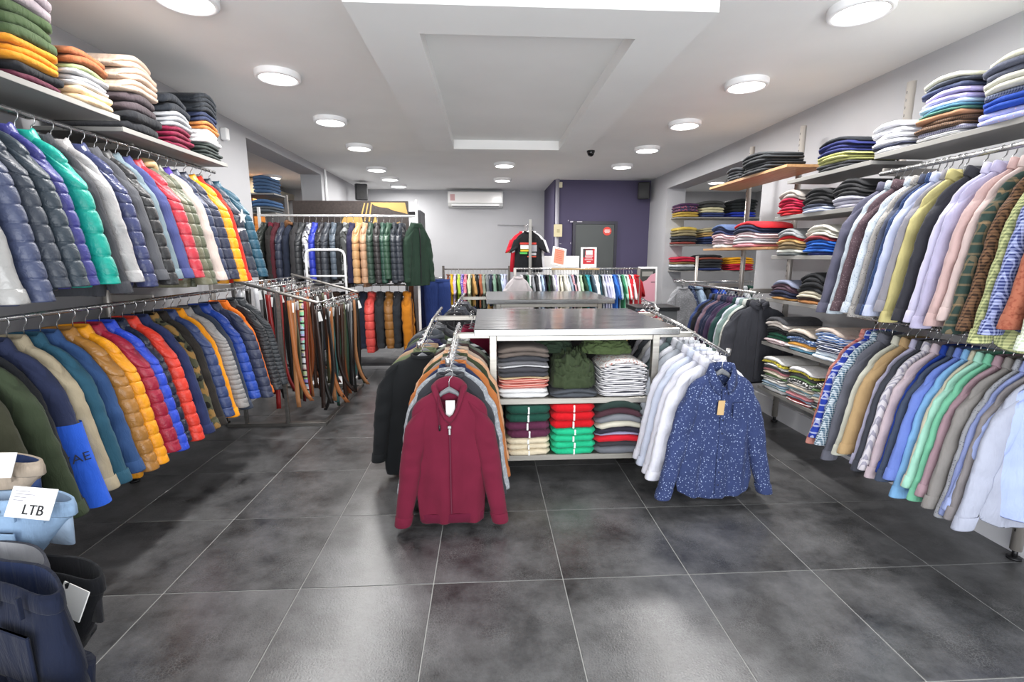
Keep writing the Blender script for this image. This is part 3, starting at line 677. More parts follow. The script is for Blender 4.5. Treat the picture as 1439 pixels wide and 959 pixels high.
stack(2.46,3.6,1.501,ROTR,.28,.32,[('dark grey','4c5152',1,.022),('off-white','dadbd2',1,.03),('khaki tan','8d7a5c',2,.026),('sand','c09a62',1,.024),('bright red','c2272d',1,.026),('ash grey','8d8f92',2,.026)],'tan and red stack under the red stack',G,noun='t-shirt',droop=.05)
stack(2.46,3.26,1.501,ROTR,.28,.32,[('navy','27336b',1,.026),('azure blue','2c66c0',4,.022),('maroon','843238',1,.026),('ivory white','dfdcd0',3,.024)],'blue-based stack on the second short shelf',G,noun='t-shirt',droop=.05)
stack(2.46,3.62,1.161,ROTR,.28,.32,[('caramel','a97c48',1,.024),('navy black','20243a',2,.026),('plum brown','5a4450',2,.026),('blue grey','8389a0',1,.028)],'far stack on the third short shelf',G,noun='sweater',fk='knit',droop=.05)
stack(2.46,3.28,1.161,ROTR,.28,.32,[('orange tan','b07a4c',1,.026),('chocolate','40302c',1,.02),('cream','cfc8b4',2,.024),('jet black','26272a',4,.032)],'black-topped stack on the third short shelf',G,noun='sweater',fk='knit',droop=.06)
stack(2.46,3.64,.801,ROTR,.26,.32,[('rose white','d9c4c6',2,.022),('bottle green','1c4f3c',2,.026),('black','232427',2,.024),('cream pink','d8cfc8',2,.024),('charcoal','46464a',1,.03)],'green-banded stack on the fourth short shelf',G,noun='polo shirt',droop=.04)
stack(2.46,3.35,.801,ROTR,.28,.32,[('aqua','6da6c4',1,.024),('white','e2e2e0',1,.02),('orange yellow','e0a04a',1,.024),('blue printed','56709c',2,.024,'marl','c0cce0'),('black','2a2b2e',1,.022),('beige','cfc2b4',1,.03)],'orange-banded stack on the fourth short shelf',G,noun='polo shirt',droop=.04)
stack(2.46,3.05,.801,ROTR,.27,.32,[('pale ice','d0dce6',2,.024),('navy striped','2e3a5c',3,.026,'fstripe','e6eaf2'),('sky striped','5b86c8',3,.022,'fstripe','e8eef6'),('oat','c8bab0',1,.028)],'striped stack on the fourth short shelf',G,noun='polo shirt',droop=.04)
def mix(seed,n):
    r=random.Random(seed); pal=[('white','e6e4e0'),('lemon printed','d8c94a'),('black printed','2a2b2c'),('pink','cf8a90'),('grey striped','a0a0a2'),('green','6a8a5a'),('pale sand','d6cbb8'),('teal striped','5c9aa6'),('white striped','e4e2de'),('red striped','b84a4c'),('charcoal','4c4c50'),('light blue','a7bfd4')]
    r.shuffle(pal); return [(c,h,1,.022,'marl' if 'printed' in c else('fstripe' if 'striped' in c else None),'2c2c30' if c[0]=='w' or c[0]=='l' else 'f0f0ee') for c,h in pal[:n]]
stack(2.46,3.62,.421,ROTR,.28,.32,[('plain white','e8e8ea',1,.03)]+mix(1,10)+[('snow white','ecebe8',1,.03)],'far stack on the lowest short shelf',G,noun='t-shirt',droop=.03)
stack(2.46,3.3,.421,ROTR,.28,.32,mix(2,11)+[('bright white','f0f0f0',1,.03)],'middle stack on the lowest short shelf',G,noun='t-shirt',droop=.03)
stack(2.46,3.02,.421,ROTR,.24,.32,mix(3,10),'near stack on the lowest short shelf',G,noun='t-shirt',droop=.03)
# ---------------------------------------------------------------- centre tables
TOPST=steel('8e8e8e',.16)
def table(name,x0,x1,y0,y1,zt,label,shelves=True):
    cx,cy=(x0+x1)/2,(y0+y1)/2
    t=emp(name,(cx,cy,0),label=label,cat='table')
    B=lambda *a,**k: MB().box(a[0]-cx,a[1]-cx,a[2]-cy,a[3]-cy,a[4],a[5],k.get('b',.002))
    obj('tabletop',B(x0,x1,y0,y1,zt-.045,zt,b=.004),TOPST,t)
    for lx in (x0+.1,x1-.17):
        for ly in (y0+.02,y1-.07):
            obj('leg',B(lx,lx+.045,ly,ly+.045,.10,zt-.045),STEEL,t)
    obj('apron',B(x0+.146,x1-.171,y0+.022,y0+.05,zt-.08,zt-.045),STEEL,t)
    obj('apron',B(x0+.146,x1-.171,y1-.068,y1-.04,zt-.08,zt-.045),STEEL,t)
    if shelves:
        obj('shelf',B(x0+.1,x1-.14,y0-.02,y1-.1,.545,.585,b=.003),STEEL,t)
        obj('shelf',B(x0+.13,x1-.18,y0-.02,y1-.1,.155,.195,b=.003),STEEL,t)
        obj('back_panel',B(x0+.12,x1-.14,y1-.12,y1-.11,.19,.95),plain('4a4a4c',.6),t)
    obj('base_beam',B(x0+.35,x1-.35,cy-.03,cy+.03,.10,.15),STEEL,t)
    wm=MB().tube([(0,-.012,0),(0,.012,0)],.032,16).mesh('wheel',True)
    for lx in (x0+.16,x1-.16):
        for ly in (y0+.2,y1-.2):
            c=put('caster',MB().box(-.02,.02,-.018,-.013,-.03,.04).box(-.02,.02,.013,.018,-.03,.04).box(-.02,.02,-.018,.018,.04,.06).mesh('caster'),STEEL,t,(lx-cx,ly-cy,.045))
            put('wheel',wm,GREYPL,c,(0,0,-.012))
    return t
TB=table('display_table',-.08,1.26,3.0,4.2,1.04,'near brushed steel display table with two shelves of folded clothes')
table('display_table',.0,1.30,4.75,5.9,1.07,'far brushed steel display table behind the nearer one',False)
G='folded clothes on the steel display table'
z1,z0=.586,.196
stack(.24,3.14,z1,0,.33,.30,[('white','e8e8e8',2,.032),('brick red striped','b04a3e',2,.032,'fstripe','e0b0a4'),('sand trimmed','cdb48e',1,.012),('dark grey','47474c',2,.034),('white-edged','d8d8da',1,.012),('grey','6c6c70',1,.028),('anthracite','3f4045',1,.03),('taupe brown','6b615b',2,.03)],'left stack on the table middle shelf',G,droop=.025,jit=.01,fk='knit',noun='sweater')
stack(.90,3.14,z1,0,.32,.30,[('white striped','e6e4e4',8,.028,'fstripe','5c5c66'),('white printed','dcdcda',1,.03,'marl','a86a5c')],'right stack on the table middle shelf',G,droop=.05,jit=.01,noun='t-shirt')
stack(.27,3.12,z0,0,.29,.30,[('cream','dccfb4',3,.04),('plum','5b2a44',2,.055),('forest green','1e4a3e',2,.055)],'green-topped stack on table bottom shelf',G,droop=.0,jit=.01,noun='sweatshirt',tabs=1)
stack(.57,3.12,z0,0,.29,.30,[('mint green','22b583',4,.045),('bright red','c8141f',3,.055)],'red-topped stack on table bottom shelf',G,droop=.0,jit=.01,noun='sweatshirt',tabs=1)
stack(.88,3.12,z0,0,.32,.30,[('grey','6a6d74',1,.05),('charcoal','3c3b40',1,.036),('red','c81f2e',1,.045),('lavender trimmed','9a96b4',1,.02),('midnight','2c2a38',1,.035),('cream','cdc8b8',1,.042),('mid grey','7a7c82',1,.045),('plum brown','4b3038',1,.045),('dark green','2b3a36',1,.05)],'right stack on table bottom shelf',G,droop=.05,jit=.01,noun='sweatshirt',fk='knit')
def heap(name,loc,sx,sy,sz,seed,m,label,cat,rot=0):
    mb=MB(); nU,nV=90,34; rings=[]
    for j in range(nV+1):
        v=j/nV; r=math.sin(v*PI/2)**.75 if v>0 else .01; zz=math.cos(v*PI/2)
        ring=[]
        for k in range(nU):
            a=2*PI*k/nU; x=r*math.copysign(abs(math.cos(a))**.75,math.cos(a)); y=r*math.copysign(abs(math.sin(a))**.75,math.sin(a))
            nz=noise.noise(Vector((x*2.3+seed,y*2.3,zz*2)))*.3+(.35-abs(noise.noise(Vector((x*4.5+y*2,y*3+seed,zz*5))))*1.1)*.45+(.2-abs(noise.noise(Vector((x*9-y*6,y*7+seed,zz*9)))))*.25
            k2=1+nz*.35
            ring.append((x*sx*k2,y*sy*k2,max(0,(zz**.8 if zz>0 else 0)*sz*(1+nz))))
        rings.append(ring)
    rings=rings[::-1]
    mb.loft(rings,1,1); o=obj(name,mb,m,None,True,loc=loc,rot=(0,0,rot)); tag(o,label,cat); return o
OLV=fabric('39442e','coat' if 0 else 'cotton')
stack(.575,3.13,z1,0,.31,.30,[('slate grey','4b4f55',2,.03)],'middle of the table middle shelf',G,droop=.03,jit=.0,noun='t-shirt')
heap('crumpled_garment',(.575,3.15,z1+.062),.15,.17,.20,3,OLV,'crumpled olive cargo garment in the middle of the table shelf','clothing')
h=heap('crumpled_garment',(.82,3.22,z1+.263),.17,.13,.10,9,fabric('4b5a38','cotton'),'crumpled lighter olive jacket on top of the striped stack','clothing')
heap('crumpled_garment',(.44,3.3,z1+.26),.16,.13,.10,14,fabric('2c3a2c','cotton'),'dark green crumpled garment behind the taupe-topped stack','clothing')
# ---- arms with hanging clothes beside the table
def arm(pts,label,cross=None):
    p=Vector(pts[0]); t=emp('hanging_arm',p,label=label,cat='clothes rail')
    obj('rail',MB().tube([Vector(q)-p for q in pts],.012,10),CHROME,t,True)
    obj('end_stop',MB().tube([Vector(pts[-1])-p+Vector((0,0,-.004)),Vector(pts[-1])-p+Vector((0,-.01,.035))],.014,10),CHROME,t,True)
    if cross:
        a,b=Vector(cross[0])-p,Vector(cross[1])-p
        obj('crossbar',MB().box(min(a.x,b.x),max(a.x,b.x),a.y-.018,a.y+.018,a.z-.018,a.z+.018,.003),STEEL,t)
arm([(-.19,3.34,1.03),(-.19,3.0,1.02),(-.20,2.42,.945)],'sloping chrome arm at the front left of the steel table',((-.21,3.02,1.0),(.02,3.02,1.0)))
arm([(-.40,4.3,1.04),(-.40,3.6,1.03),(-.42,2.95,.94)],'sloping chrome arm at the outer left of the steel table',((-.42,3.9,1.0),(.02,3.9,1.0)))
arm([(1.36,3.9,1.05),(1.36,3.3,1.03),(1.35,2.55,.955)],'sloping chrome arm at the front right of the steel table',((1.09,3.05,.99),(1.38,3.05,.99)))
arm([(1.66,5.0,1.05),(1.62,4.5,1.04),(1.45,3.95,1.03)],'sloping chrome arm at the far right of the steel table',((1.1,4.14,.99),(1.5,4.14,.99)))
arm([(-.25,5.7,1.06),(-.27,5.2,1.05),(-.32,4.6,1.0)],'sloping chrome arm left of the far steel table',((-.28,5.4,1.03),(.1,5.4,1.03)))
def hero(kind,h,loc,rot,W,L,T,label,group,seed,pat=None,h2='ffffff',**k):
    g=garment(kind,fabric(h,'knit' if kind in('hoodie','knit') else 'cotton',pat,h2),loc,(0,0,rot),W,L,T,label,group,seed=seed,hi=2,**k); return g
# maroon hooded half-zip sweater
G1='sweaters on the front left table arm'
HX,HY,HZ=-.20,2.46,.895
g=hero('hoodie','6c1c33',(HX,HY,HZ),.03,.22,.84,.045,'maroon hooded sweater with half zip at the front of the left table arm',G1,11,drop=.17,splay=.085,hem=.80,Ls=.66,sq=.05)
m1=fabric('611730','knit')
obj('zip',MB().box(-.003,.003,-.055,-.047,-.78,-.27,.001),plain('5c1830',.7),g)
zp=MB().box(-.006,.006,-.062,-.054,-.325,-.29,.002).box(-.010,.010,-.060,-.053,-.29,-.275,.002); obj('zip_pull',zp,CHROME,g)
obj('drawstring',MB().tube([(-.055,-.045,-.12),(-.058,-.056,-.18),(-.052,-.058,-.27)],.003,6),m1,g,True)
obj('cord_end',MB().tube([(-.052,-.058,-.27),(-.052,-.058,-.30)],.005,6),PLAST,g,True)
hb=MB().loft([sell(.22*.79+q,.039+q,36,z) for q,z in ((.002,-.79),(.005,-.795),(.003,-.84),(-.004,-.845))]); obj('hem_band',hb,m1,g,True)
ptag(g,(.005,-.012,-.15)).scale=(1.1,1,1.3)
hanger((HX,HY,HZ),(0,0,.03),'grey plastic hanger holding the maroon hooded sweater','hangers on the front left table arm',GREYPL)
HL=[('charcoal sweater','3a3b40','knit',None,'',{'dL':.02}),('light grey melange sweater','9a9ea4','knit','marl','b6b9bd',{'dL':.04}),('navy blue sweater','2b3350','knit'),('burnt orange sweater','b8713f','knit'),
('warm grey sweater','948a84','knit'),('dark olive sweater','3c4430','knit'),('peach cream sweater','d9ab88','knit'),('pale beige sweater','c9b6a4','knit'),('dark brown sweater','4a3a38','knit'),('grey green sweater','7a8074','knit'),('black striped sweater','2c2c2e','knit','hstripe','e0e0e0')]
row(HL,(-.20,2.53,.945),(-.19,3.3,1.02),.03,.225,.82,.030,'on the front left table arm',G1,hm=GREYPL,jit=.03,splay=.09)
HB=[('long black sweater','1e2022','knit',None,'',{'dL':.09,'dW':.02}),('olive trimmed sweater','6c7558','knit',None,'',{'dL':.08,'dW':.03}),('tan cardigan','a88e74','knit'),('navy violet sweater','2e2c50','knit'),('slate hooded sweater','4a4e54','hoodie'),('moss green sweater','45523c','knit'),('dark grey sweater','3a3c40','knit'),('grey sweater','686a6e','knit'),('blackish sweater','26272a','knit')]
row(HB,(-.42,3.02,.95),(-.40,4.1,1.03),.03,.25,.80,.045,'on the outer left table arm','sweaters on the outer left table arm',hm=GREYPL,jit=.04)
HC=[('crimson sweater','7b1b38','knit'),('wine red sweater','6a1a34','knit'),('graphite sweater','3a3a3e','knit')]
row(HC,(-.12,3.72,1.02),(-.12,4.15,1.02),.5,.22,.6,.04,'behind the front left table arm','sweaters behind the front left table arm',hm=GREYPL)
HD=[('black hooded jacket','2a2a2d','coat'),('dark grey jacket','3c3e44','coat'),('slate jacket','50545c','coat'),('charcoal knit jacket','323438','coat'),('mid grey jacket','74767c','coat')]
row(HD,(-.32,4.62,1.0),(-.26,5.6,1.05),0,.24,.75,.07,'left of the far steel table','jackets left of the far steel table',hm=WHITEPL)
# blue floral shirt
SX,SYY,SZ=1.35,2.60,.94
G2='shirts on the front right table arm'
g=hero('shirt','35416a',(SX,SYY,SZ),.06,.235,.86,.04,'blue shirt with small white flowers at the front of the right table arm',G2,21,'floral','9aa9cc',drop=.09,splay=.13,tails=.05,Ls=.66,sq=.05,collar='bigshirt')
FL=fabric('35416a','cotton','floral','9aa9cc')
obj('button_placket',MB().box(-.016,.016,-.052,-.046,-.83,-.19,.002),FL,g)
bt=MB()
for k in range(8):
    b_=MB().tube([(0,-.051,-.21-.08*k),(0,-.0545,-.21-.08*k)],.0055,10); obj('button',b_,plain('27304f',.4),g,True)
obj('chest_pocket',MB().box(.06,.13,-.052,-.044,-.36,-.27,.002),FL,g)
ptag(g,(-.02,-.060,-.25),(0,.05,0),plain('c9a878',.7)).scale=(.9,1,1)
hanger((SX,SYY,SZ),(0,0,.06),'grey plastic hanger holding the blue flowered shirt','hangers on the front right table arm',GREYPL)
SH=[('crisp white shirt','e4e4ee',None,None,'',{'dW':.01,'dL':.03}),('white shirt','dfdfea',None,None,'',{'dL':.03}),('pale blue shirt','cfd6e8',None),('white shirt','e2e2ec',None),('light grey shirt','b8bcc4',None),('white shirt','e3e3ea',None),('slate green shirt','6d7d80',None),('white shirt','dddde6',None),('off-white shirt','d6d4d0',None),('charcoal shirt','4a4c50',None),('pearl shirt','cbc8cc',None),('black shirt','2a2a2c',None),('tan grey shirt','9a9084',None)]
row(SH,(1.35,2.67,.96),(1.36,3.85,1.05),.06,.24,.82,.036,'on the front right table arm',G2,hm=WHITEPL,jit=.03,splay=.13)
SH2=[('mustard sweater','b39a40','knit'),('crimson grey sweater','7a2438','knit'),('rust sweater','9a4a30','knit'),('deep red sweater','8a1c2c','knit'),('dark slate sweater','3c4450','knit')]
row(SH2,(1.46,4.0,1.02),(1.63,4.9,1.04),-.2,.24,.72,.06,'on the far right table arm','sweaters on the far right table arm',hm=WHITEPL)
# ---------------------------------------------------------------- belt rack
BR=emp('belt_rack',(-1.75,4.2,0),label='square-tube steel rack hung with rows of leather belts',cat='belt rack')
def bx(nm,x0,x1,y0,y1,z0,z1,m=STEEL): obj(nm,MB().box(x0+1.75,x1+1.75,y0-4.2,y1-4.2,z0,z1,.002),m,BR)
DK=steel('8f8c88',.35)
bars=[(-2.12,1.27),(-1.92,1.23),(-1.72,1.18),(-1.46,1.10)]
bx('base_plate',-2.3,-1.44,4.16,4.22,0,.03,DK); bx('base_plate',-2.3,-1.44,5.45,5.5,0,.03,DK)
bx('side_rail',-1.48,-1.44,4.2,5.5,0.0,.025,DK)
for x,z in ((-2.14,1.3),(-1.78,1.2)):
    for y in (4.17,5.46): bx('post',x-.014,x+.014,y,y+.028,.02,z,DK)
for y in (4.17,5.46):
    mb=MB().tube([(-2.16+1.75,y-4.2+.014,1.30),(-1.44+1.75,y-4.2+.014,1.10)],.013,8); obj('top_frame',mb,DK,BR)
for bx_,bz in bars: obj('hanging_bar',MB().tube([(bx_+1.75,-.01,bz),(bx_+1.75,1.28,bz)],.007,8),CHROME,BR,True)
BUC=MB()
BUC.tube([(-.018,0,0),(.018,0,0),(.018,0,-.036),(-.018,0,-.036),(-.018,0,0)],.0032,6); BUC.tube([(0,0,-.036),(0,0,0)],.002,6); BUC.tube([(0,0,.0),(.004,0,.014),(0,0,.026),(-.008,0,.018)],.002,5)
BUCM=BUC.mesh('buckle',True)
def strap_mesh(L,curl,seed,w=.019):
    mb=MB(); rg=[]; r=random.Random(seed); ph=r.uniform(0,6)
    n=16
    for i in range(n+1):
        u=i/n; z=-.03-u*L*(1-.25*abs(curl)*(u>.8)*(u-.8)*5*.4)
        x=curl*.22*max(0,u-.45)**2*3+.008*math.sin(5*u+ph); y=.01*math.sin(4*u+ph*2)
        rg.append([(x-w,y-.0015,z),(x+w,y-.0015,z),(x+w,y+.0015,z),(x-w,y+.0015,z)])
    mb.loft(rg,1,1); return mb.mesh('strap',True)
BC=[('black','1d1a19'),('dark brown','3c251b'),('tan','a8673b'),('cognac','8c4a25'),('oxblood','5e1a1c'),('red','8e1f1f'),('grey','7a7a7c'),('white','d8d8dc'),('teal','4f8080'),('forest green','2c4636'),('caramel','b07a50'),('patterned','c07a50'),('olive','55543c'),('espresso','2a1c17')]
rowsB=[([7,0,7,0,7,6,0,7,5,4,0,6,7,1,0,5],bars[0],'on the highest bar'),([5,0,4,6,3,5,1,0,2,1,0,3,4,1,0,2],bars[1],'on the second highest bar'),
([2,10,12,11,4,5,0,2,3,1,0,0,3,13,1,0,12],bars[2],'on the second lowest bar'),([13,0,0,2,1,10,0,13,8,9,9,1,3,12,9,0,0,6,13,0],bars[3],'on the lowest bar')]
for idx,(bx_,bz),pl in rowsB:
    idx=idx+idx[4:10]; n=len(idx); cnt={}
    for k,i in enumerate(idx):
        cnt[i]=cnt.get(i,0)+1
        nm,h=BC[i]; y=4.21+1.22*(k+.5)/n
        lb='%s leather belt %s of belt rack, %s'%(nm,pl,'%s from the front'%ordinal(cnt[i]-1) if idx.count(i)>1 else 'between others')
        if nm=='patterned': lb='multicoloured patchwork belt %s of the belt rack'%pl
        m=leather(h,'ffffff','blocks') if nm=='patterned' else leather(h,None)
        rz=rs.uniform(-.45,.45)
        t=emp('belt',(bx_+rs.uniform(-.02,.05),y,bz-.03),(0,0,rz),lb,'belt','belts on the steel rack')
        put('buckle',BUCM,CHROME,t)
        put('strap',gmesh(strap_mesh,round(rs.choice([.92,.98,1.03])*min(1,(bz-.12)/1.0),2),rs.choice([0,0,0,.6,-.5,.3]),k%4),m,t)
        if k%2==0: ptag(t,(.01,-.006,-.05),(0,rs.uniform(-.3,.3),0))
# white bent-tube frame behind the belts
wf=emp('tube_frame',(-1.85,5.7,0),label='white bent-tube frame rising behind the belt rack',cat='rack')
pts=[(-.22,0,.0),(-.22,0,1.5)]+[(-.22+.07*(1-math.cos(a)),0,1.5+.07*math.sin(a)) for a in (PI/8,PI/4,3*PI/8,PI/2)]+[(.22-.07*(1-math.sin(a)),0,1.5+.07*math.cos(a)) for a in (0,PI/8,PI/4,3*PI/8,PI/2)]+[(.22,0,0)]
obj('frame_tube',MB().tube(pts,.014,10),WHPL,wf,True); obj('crossbar',MB().tube([(-.22,0,1.27),(.22,0,1.27)],.01,8),WHPL,wf,True); obj('foot',MB().box(-.24,.24,-.2,.2,0,.02,.003),WHPL,wf)
# ---------------------------------------------------------------- back left jacket rack
JY=6.3
jr=emp('jacket_rack',(-.87,JY,0),label='white two-tier rack of puffer jackets at the back left',cat='clothes rack')
for x,z in ((0,2.2),(-1.95,2.1)): obj('post',MB().box(x-.015,x+.015,-.015,.015,0,z,.002),WHPL,jr)
for x in (0,-1.95): obj('foot',MB().box(x-.02,x+.02,-.3,.3,0,.03,.003),WHPL,jr)
obj('rail',MB().tube([(-1.97,0,2.0),(.0,0,2.0)],.014,10),WHPL,jr,True); obj('rail',MB().tube([(-1.97,0,1.13),(0,0,1.13)],.012,10),CHROME,jr,True)
obj('base_shelf',MB().box(-1.95,0,-.2,.2,.1,.14,.003),plain('303033',.5),jr)
J1=[('black green jacket','2a302c','puffer'),('dark jacket with burgundy lining','33302f','coat',None,'',{'col':'7a2a3a'}),('burgundy edged jacket','5a2c34','coat'),('slate navy puffer jacket','33394b','chunky'),('navy fur-collared jacket','2a3040','coat',None,'',{'col':'80583a','collar':'hood'}),
('charcoal long jacket','3c3b3d','coat',None,'',{'dL':.04}),('dark grey puffer jacket','37393c','puffer'),('grey camouflage puffer jacket','cfd0d6','chunky','camo','55565e'),('bright blue puffer jacket','2b3bb0','chunky'),
('black plum puffer jacket','2b2a30','puffer'),('graphite puffer jacket','3c4048','puffer'),('blue grey puffer jacket','4f5a66','puffer'),('matte black jacket','242527','coat'),('dark camouflage jacket','4a4c4c','coat','camo','8a8c8c',{'dL':.05}),
('navy violet jacket','2c2a44','coat'),('pale camel jacket','c69a6a','chunky'),('sand beige puffer jacket','bb9374','chunky',None,'',{'dL':.09}),('pine green puffer jacket','2c4236','puffer'),('brown black puffer jacket','2e2a2b','puffer'),
('bottle green puffer jacket','24463a','puffer'),('ivy green puffer jacket','2f4e3c','puffer'),('ink puffer jacket','272d36','puffer'),('midnight grey puffer jacket','2d323c','puffer')]
row(J1,(-2.78,JY,1.98),(-1.02,JY,1.98),PI/2,.24,.80,.043,'on the top rail of the jacket rack','jackets on the back left rack',hm=WHITEPL,jit=.12)
garment('coat',fabric('2c4034','cotton'),(-.87,JY-.05,1.98),(0,0,.8),.19,.85,.06,'dark green jacket facing out at the end of the jacket rack','jackets on the back left rack',seed=1,splay=.05)
J2=[('black green shorter jacket','262c2a','coat'),('dark navy shorter jacket','262b3c','coat'),('brown shorter jacket','4a3a30','coat'),('black shorter jacket','202124','coat'),('orange puffer jacket','e05f1e','chunky'),('ink blue shorter jacket','222838','coat'),('coral puffer jacket','e0504a','chunky'),('charcoal shorter jacket','303236','coat'),('ochre puffer jacket','8e5f28','chunky'),('grey black shorter jacket','2c2f34','coat'),('amber brown jacket','c47a20','coat')]
row(J2,(-2.2,JY-.02,1.11),(-.97,JY-.02,1.11),PI/2,.24,.80,.06,'on the bottom rail of the jacket rack','jackets on the back left rack lower rail',hm=WHITEPL,jit=.12)
# long rack running back behind it, with trousers and dark end panel
ep=emp('display_rack',(-.95,7.4,0),label='dark tall display frame behind the jacket rack',cat='display frame')
obj('side_panel',MB().box(-.02,.02,-.25,.25,0,2.15,.003),plain('3b3a3f',.5),ep); obj('top_bar',MB().box(-.7,.02,-.02,.02,2.1,2.15,.003),DARKM,ep); obj('lower_bar',MB().box(-.7,.02,-.02,.02,1.2,1.23,.003),DARKM,ep)
def trousers(loc,h,label,group,rot=0,L=1.0):
    t=emp('trousers',loc,(0,0,rot),label,'trousers',group); m=fabric(h,'denim')
    obj('waistband',MB().loft([sell(.19,.022,20,z) for z in (-.02,-.06)],1,0),m,t,True)
    for s_ in (-1,1):
        rg=[sell(lerp([(0,.098),(.25,.105),(1,.07)],u),lerp([(0,.022),(.2,.035),(1,.025)],u),14,-.055-u*L,2.4,s_*(.093-.01*u),.004*math.sin(9*u+s_)) for u in [i/12 for i in range(13)]]
        obj('leg',MB().loft(rg,1,1),m,t,True)
for k,(n_,h) in enumerate((('blue denim','2c3f78'),('dark blue denim','24315c'),('light grey','a8a8ac'),('brown','5c3c2c'))):
    trousers((-.68-.08*k,6.75+.07*k,1.2),h,'%s trousers hanging right of the back jacket rack'%n_,'trousers by the jacket rack',rot=.4)
tr=emp('trouser_stand',(-.8,6.9,0),label='slim dark stand carrying trousers beside the back jacket rack',cat='clothes rack')
obj('post',MB().cyl(0,0,.02,1.24,.012,10),DARKM,tr); obj('base',MB().cyl(0,0,0,.02,.15,20),DARKM,tr); obj('rail',MB().tube([(-.25,.05,1.2),(.2,-.2,1.2)],.01,8),CHROME,tr,True)
# sign board with gold brush strokes behind the jacket rack
sb=emp('sign_board',(-1.82,6.75,1.7),label='dark brown board with gold brush shapes above the jacket rack',cat='sign')
obj('board',MB().box(-.75,.78,-.015,.015,-.1,.53,.003),wood('453c38','332b29'),sb)
r_=random.Random(3); gm=plain('c9a15c',.6)
def blob(pts,y=-.0165):
    v=[(x,y,z) for x,z in pts]+[(x,y-.003,z) for x,z in pts]; n=len(pts)
    return MB().add(v,[tuple(range(n)),tuple(range(2*n-1,n-1,-1))]+[(k,k+n,(k+1)%n+n,(k+1)%n) for k in range(n)])
obj('gold_stroke',blob([(.28,.51),(.74,.51),(.77,.36),(.70,.38),(.6,.40),(.5,.44),(.4,.45),(.33,.47)]),gm,sb)
obj('gold_stroke',blob([(-.12,.25),(-.08,.32),(0,.36),(.1,.35),(.16,.3),(.17,.22),(.05,.18),(-.08,.2)]),gm,sb)
for k in range(3): obj('gold_stroke',blob([(.12+.06*k,.26),(.14+.06*k,.26),(.21+.045*k,.5),(.195+.045*k,.5)],-.0168),gm,sb)
obj('gold_stroke',blob([(.30,.24),(.34,.36),(.36,.24),(.5,.2),(.66,.26),(.72,.2),(.5,.12),(.34,.16)]),gm,sb)
obj('stand_leg',MB().box(-.70,-.66,-.01,.01,-1.7,-.1,.002),DARKM,sb); obj('stand_leg',MB().box(.70,.74,-.01,.01,-1.7,-.1,.002),DARKM,sb)
# ---------------------------------------------------------------- back area rails
def freerail(label,x0,x1,y,z,m,name='clothes_rack',loc2=None,ph=.0):
    t=emp(name,(x0,y,0),label=label,cat='clothes rack')
    obj('rail',MB().tube([(0,0,z),(x1-x0,0,z)],.0125,10),m,t,True)
    for x in (0,x1-x0):
        obj('post',MB().box(x-.02,x+.02,-.02,.02,0.02,z+.06+ph,.003),m if m!=CHROME else POLE,t); obj('foot',MB().box(x-.02,x+.02,-.25,.25,0,.03,.003),DARKM,t)
    return t
freerail('dark-posted rail of patterned shirts along the back wall',-.75,.42,8.6,1.27,wood('6a6560','4c4844'))
BP=[('black printed t-shirt','2c2c2c','tee','marl','d06a40'),('yellow t-shirt','d8a81c','tee'),('white violet t-shirt','c8b8dc','tee'),('lime t-shirt','b4d24a','tee'),('purple printed t-shirt','5a30b0','tee','marl','e0e0f0'),('pink printed t-shirt','d85a78','tee','marl','f0d0d0'),('pale green t-shirt','c8d4b0','tee'),('tan t-shirt','c0945a','tee'),
('black t-shirt','1f2422','tee'),('rust t-shirt','a05c40','tee'),('grey green t-shirt','8a9484','tee'),('slate t-shirt','6f7678','tee'),('navy t-shirt','2a2e40','tee'),('sage t-shirt','7fa08c','tee'),('dark green t-shirt','2c4036','tee'),('pale blue t-shirt','b8c8e0','tee'),('light lilac t-shirt','c0c4e0','tee')]
row(BP,(-.70,8.6,1.26),(.38,8.6,1.26),PI/2,.22,.66,.03,'on the back wall rail','t-shirts on the back wall rail',hm=WHITEPL,jit=.15)
BP2=[('%s trousers'%n_,h) for n_,h in (('black','222226'),('mustard','c79a20'),('white','dadade'),('lime green','a8c838'),('navy','28305a'),('dark green','223028'),('camel','b08a50'))]
for k,(n_,h) in enumerate(BP2): trousers((-.64+.12*k,8.58,.75),h,'%s hanging low under the patterned t-shirts'%n_,'trousers under the back wall rail',rot=PI/2-.2,L=.62)
lr=emp('low_rail',(-.72,8.62,0),label='low chrome bar under the patterned t-shirts',cat='clothes rail')
obj('rail',MB().tube([(0,0,.74),(1.1,0,.74)],.01,8),CHROME,lr,True)
for x in (0,1.1): obj('post',MB().cyl(x,0,0,.74,.01,8),CHROME,lr,True)
# long T-shirt rails
freerail('long chrome rail of t-shirts across the back of the shop',.42,2.24,6.95,1.32,CHROME,ph=-.05)
wcol=[('white','e0e0e4'),('black','2a2a2c'),('green','3a6a50'),('white','e4e4e6'),('grey','8f9298'),('charcoal','3a3b3f'),('white','dfe0e4'),('pale blue','b9cfe6'),('navy','2a3048'),('black','242426'),('deep green','23402f'),('white','e2e2e6'),('lilac','b0a8cc'),('white','e4e2da'),('cream','ddd8c8'),
('white','e6e6e2'),('ivory','e8e4da'),('blue grey','9aa8b8'),('pink','dca8b0'),('navy','252c44'),('white','e4e4e4'),('pale green','b0c8ac'),('dark green','2f4c38'),('turquoise','3aa0a8'),('teal','2c7c88'),('slate','5c6a78'),('white','e0e4e8'),('white','e8e8ea'),('dark teal','2c4c58'),('pale grey','c4c8d0'),('lavender','c0c0dc'),('pale lavender','cccce0'),('white','e2e2ec'),('azure','3c78d0'),('deep blue','274a94'),('light steel','a8c0cc'),('green','3c8a64'),('mint','a8d4bc'),('white','e8e8e6'),('red','c8303c'),('white','ececec')]
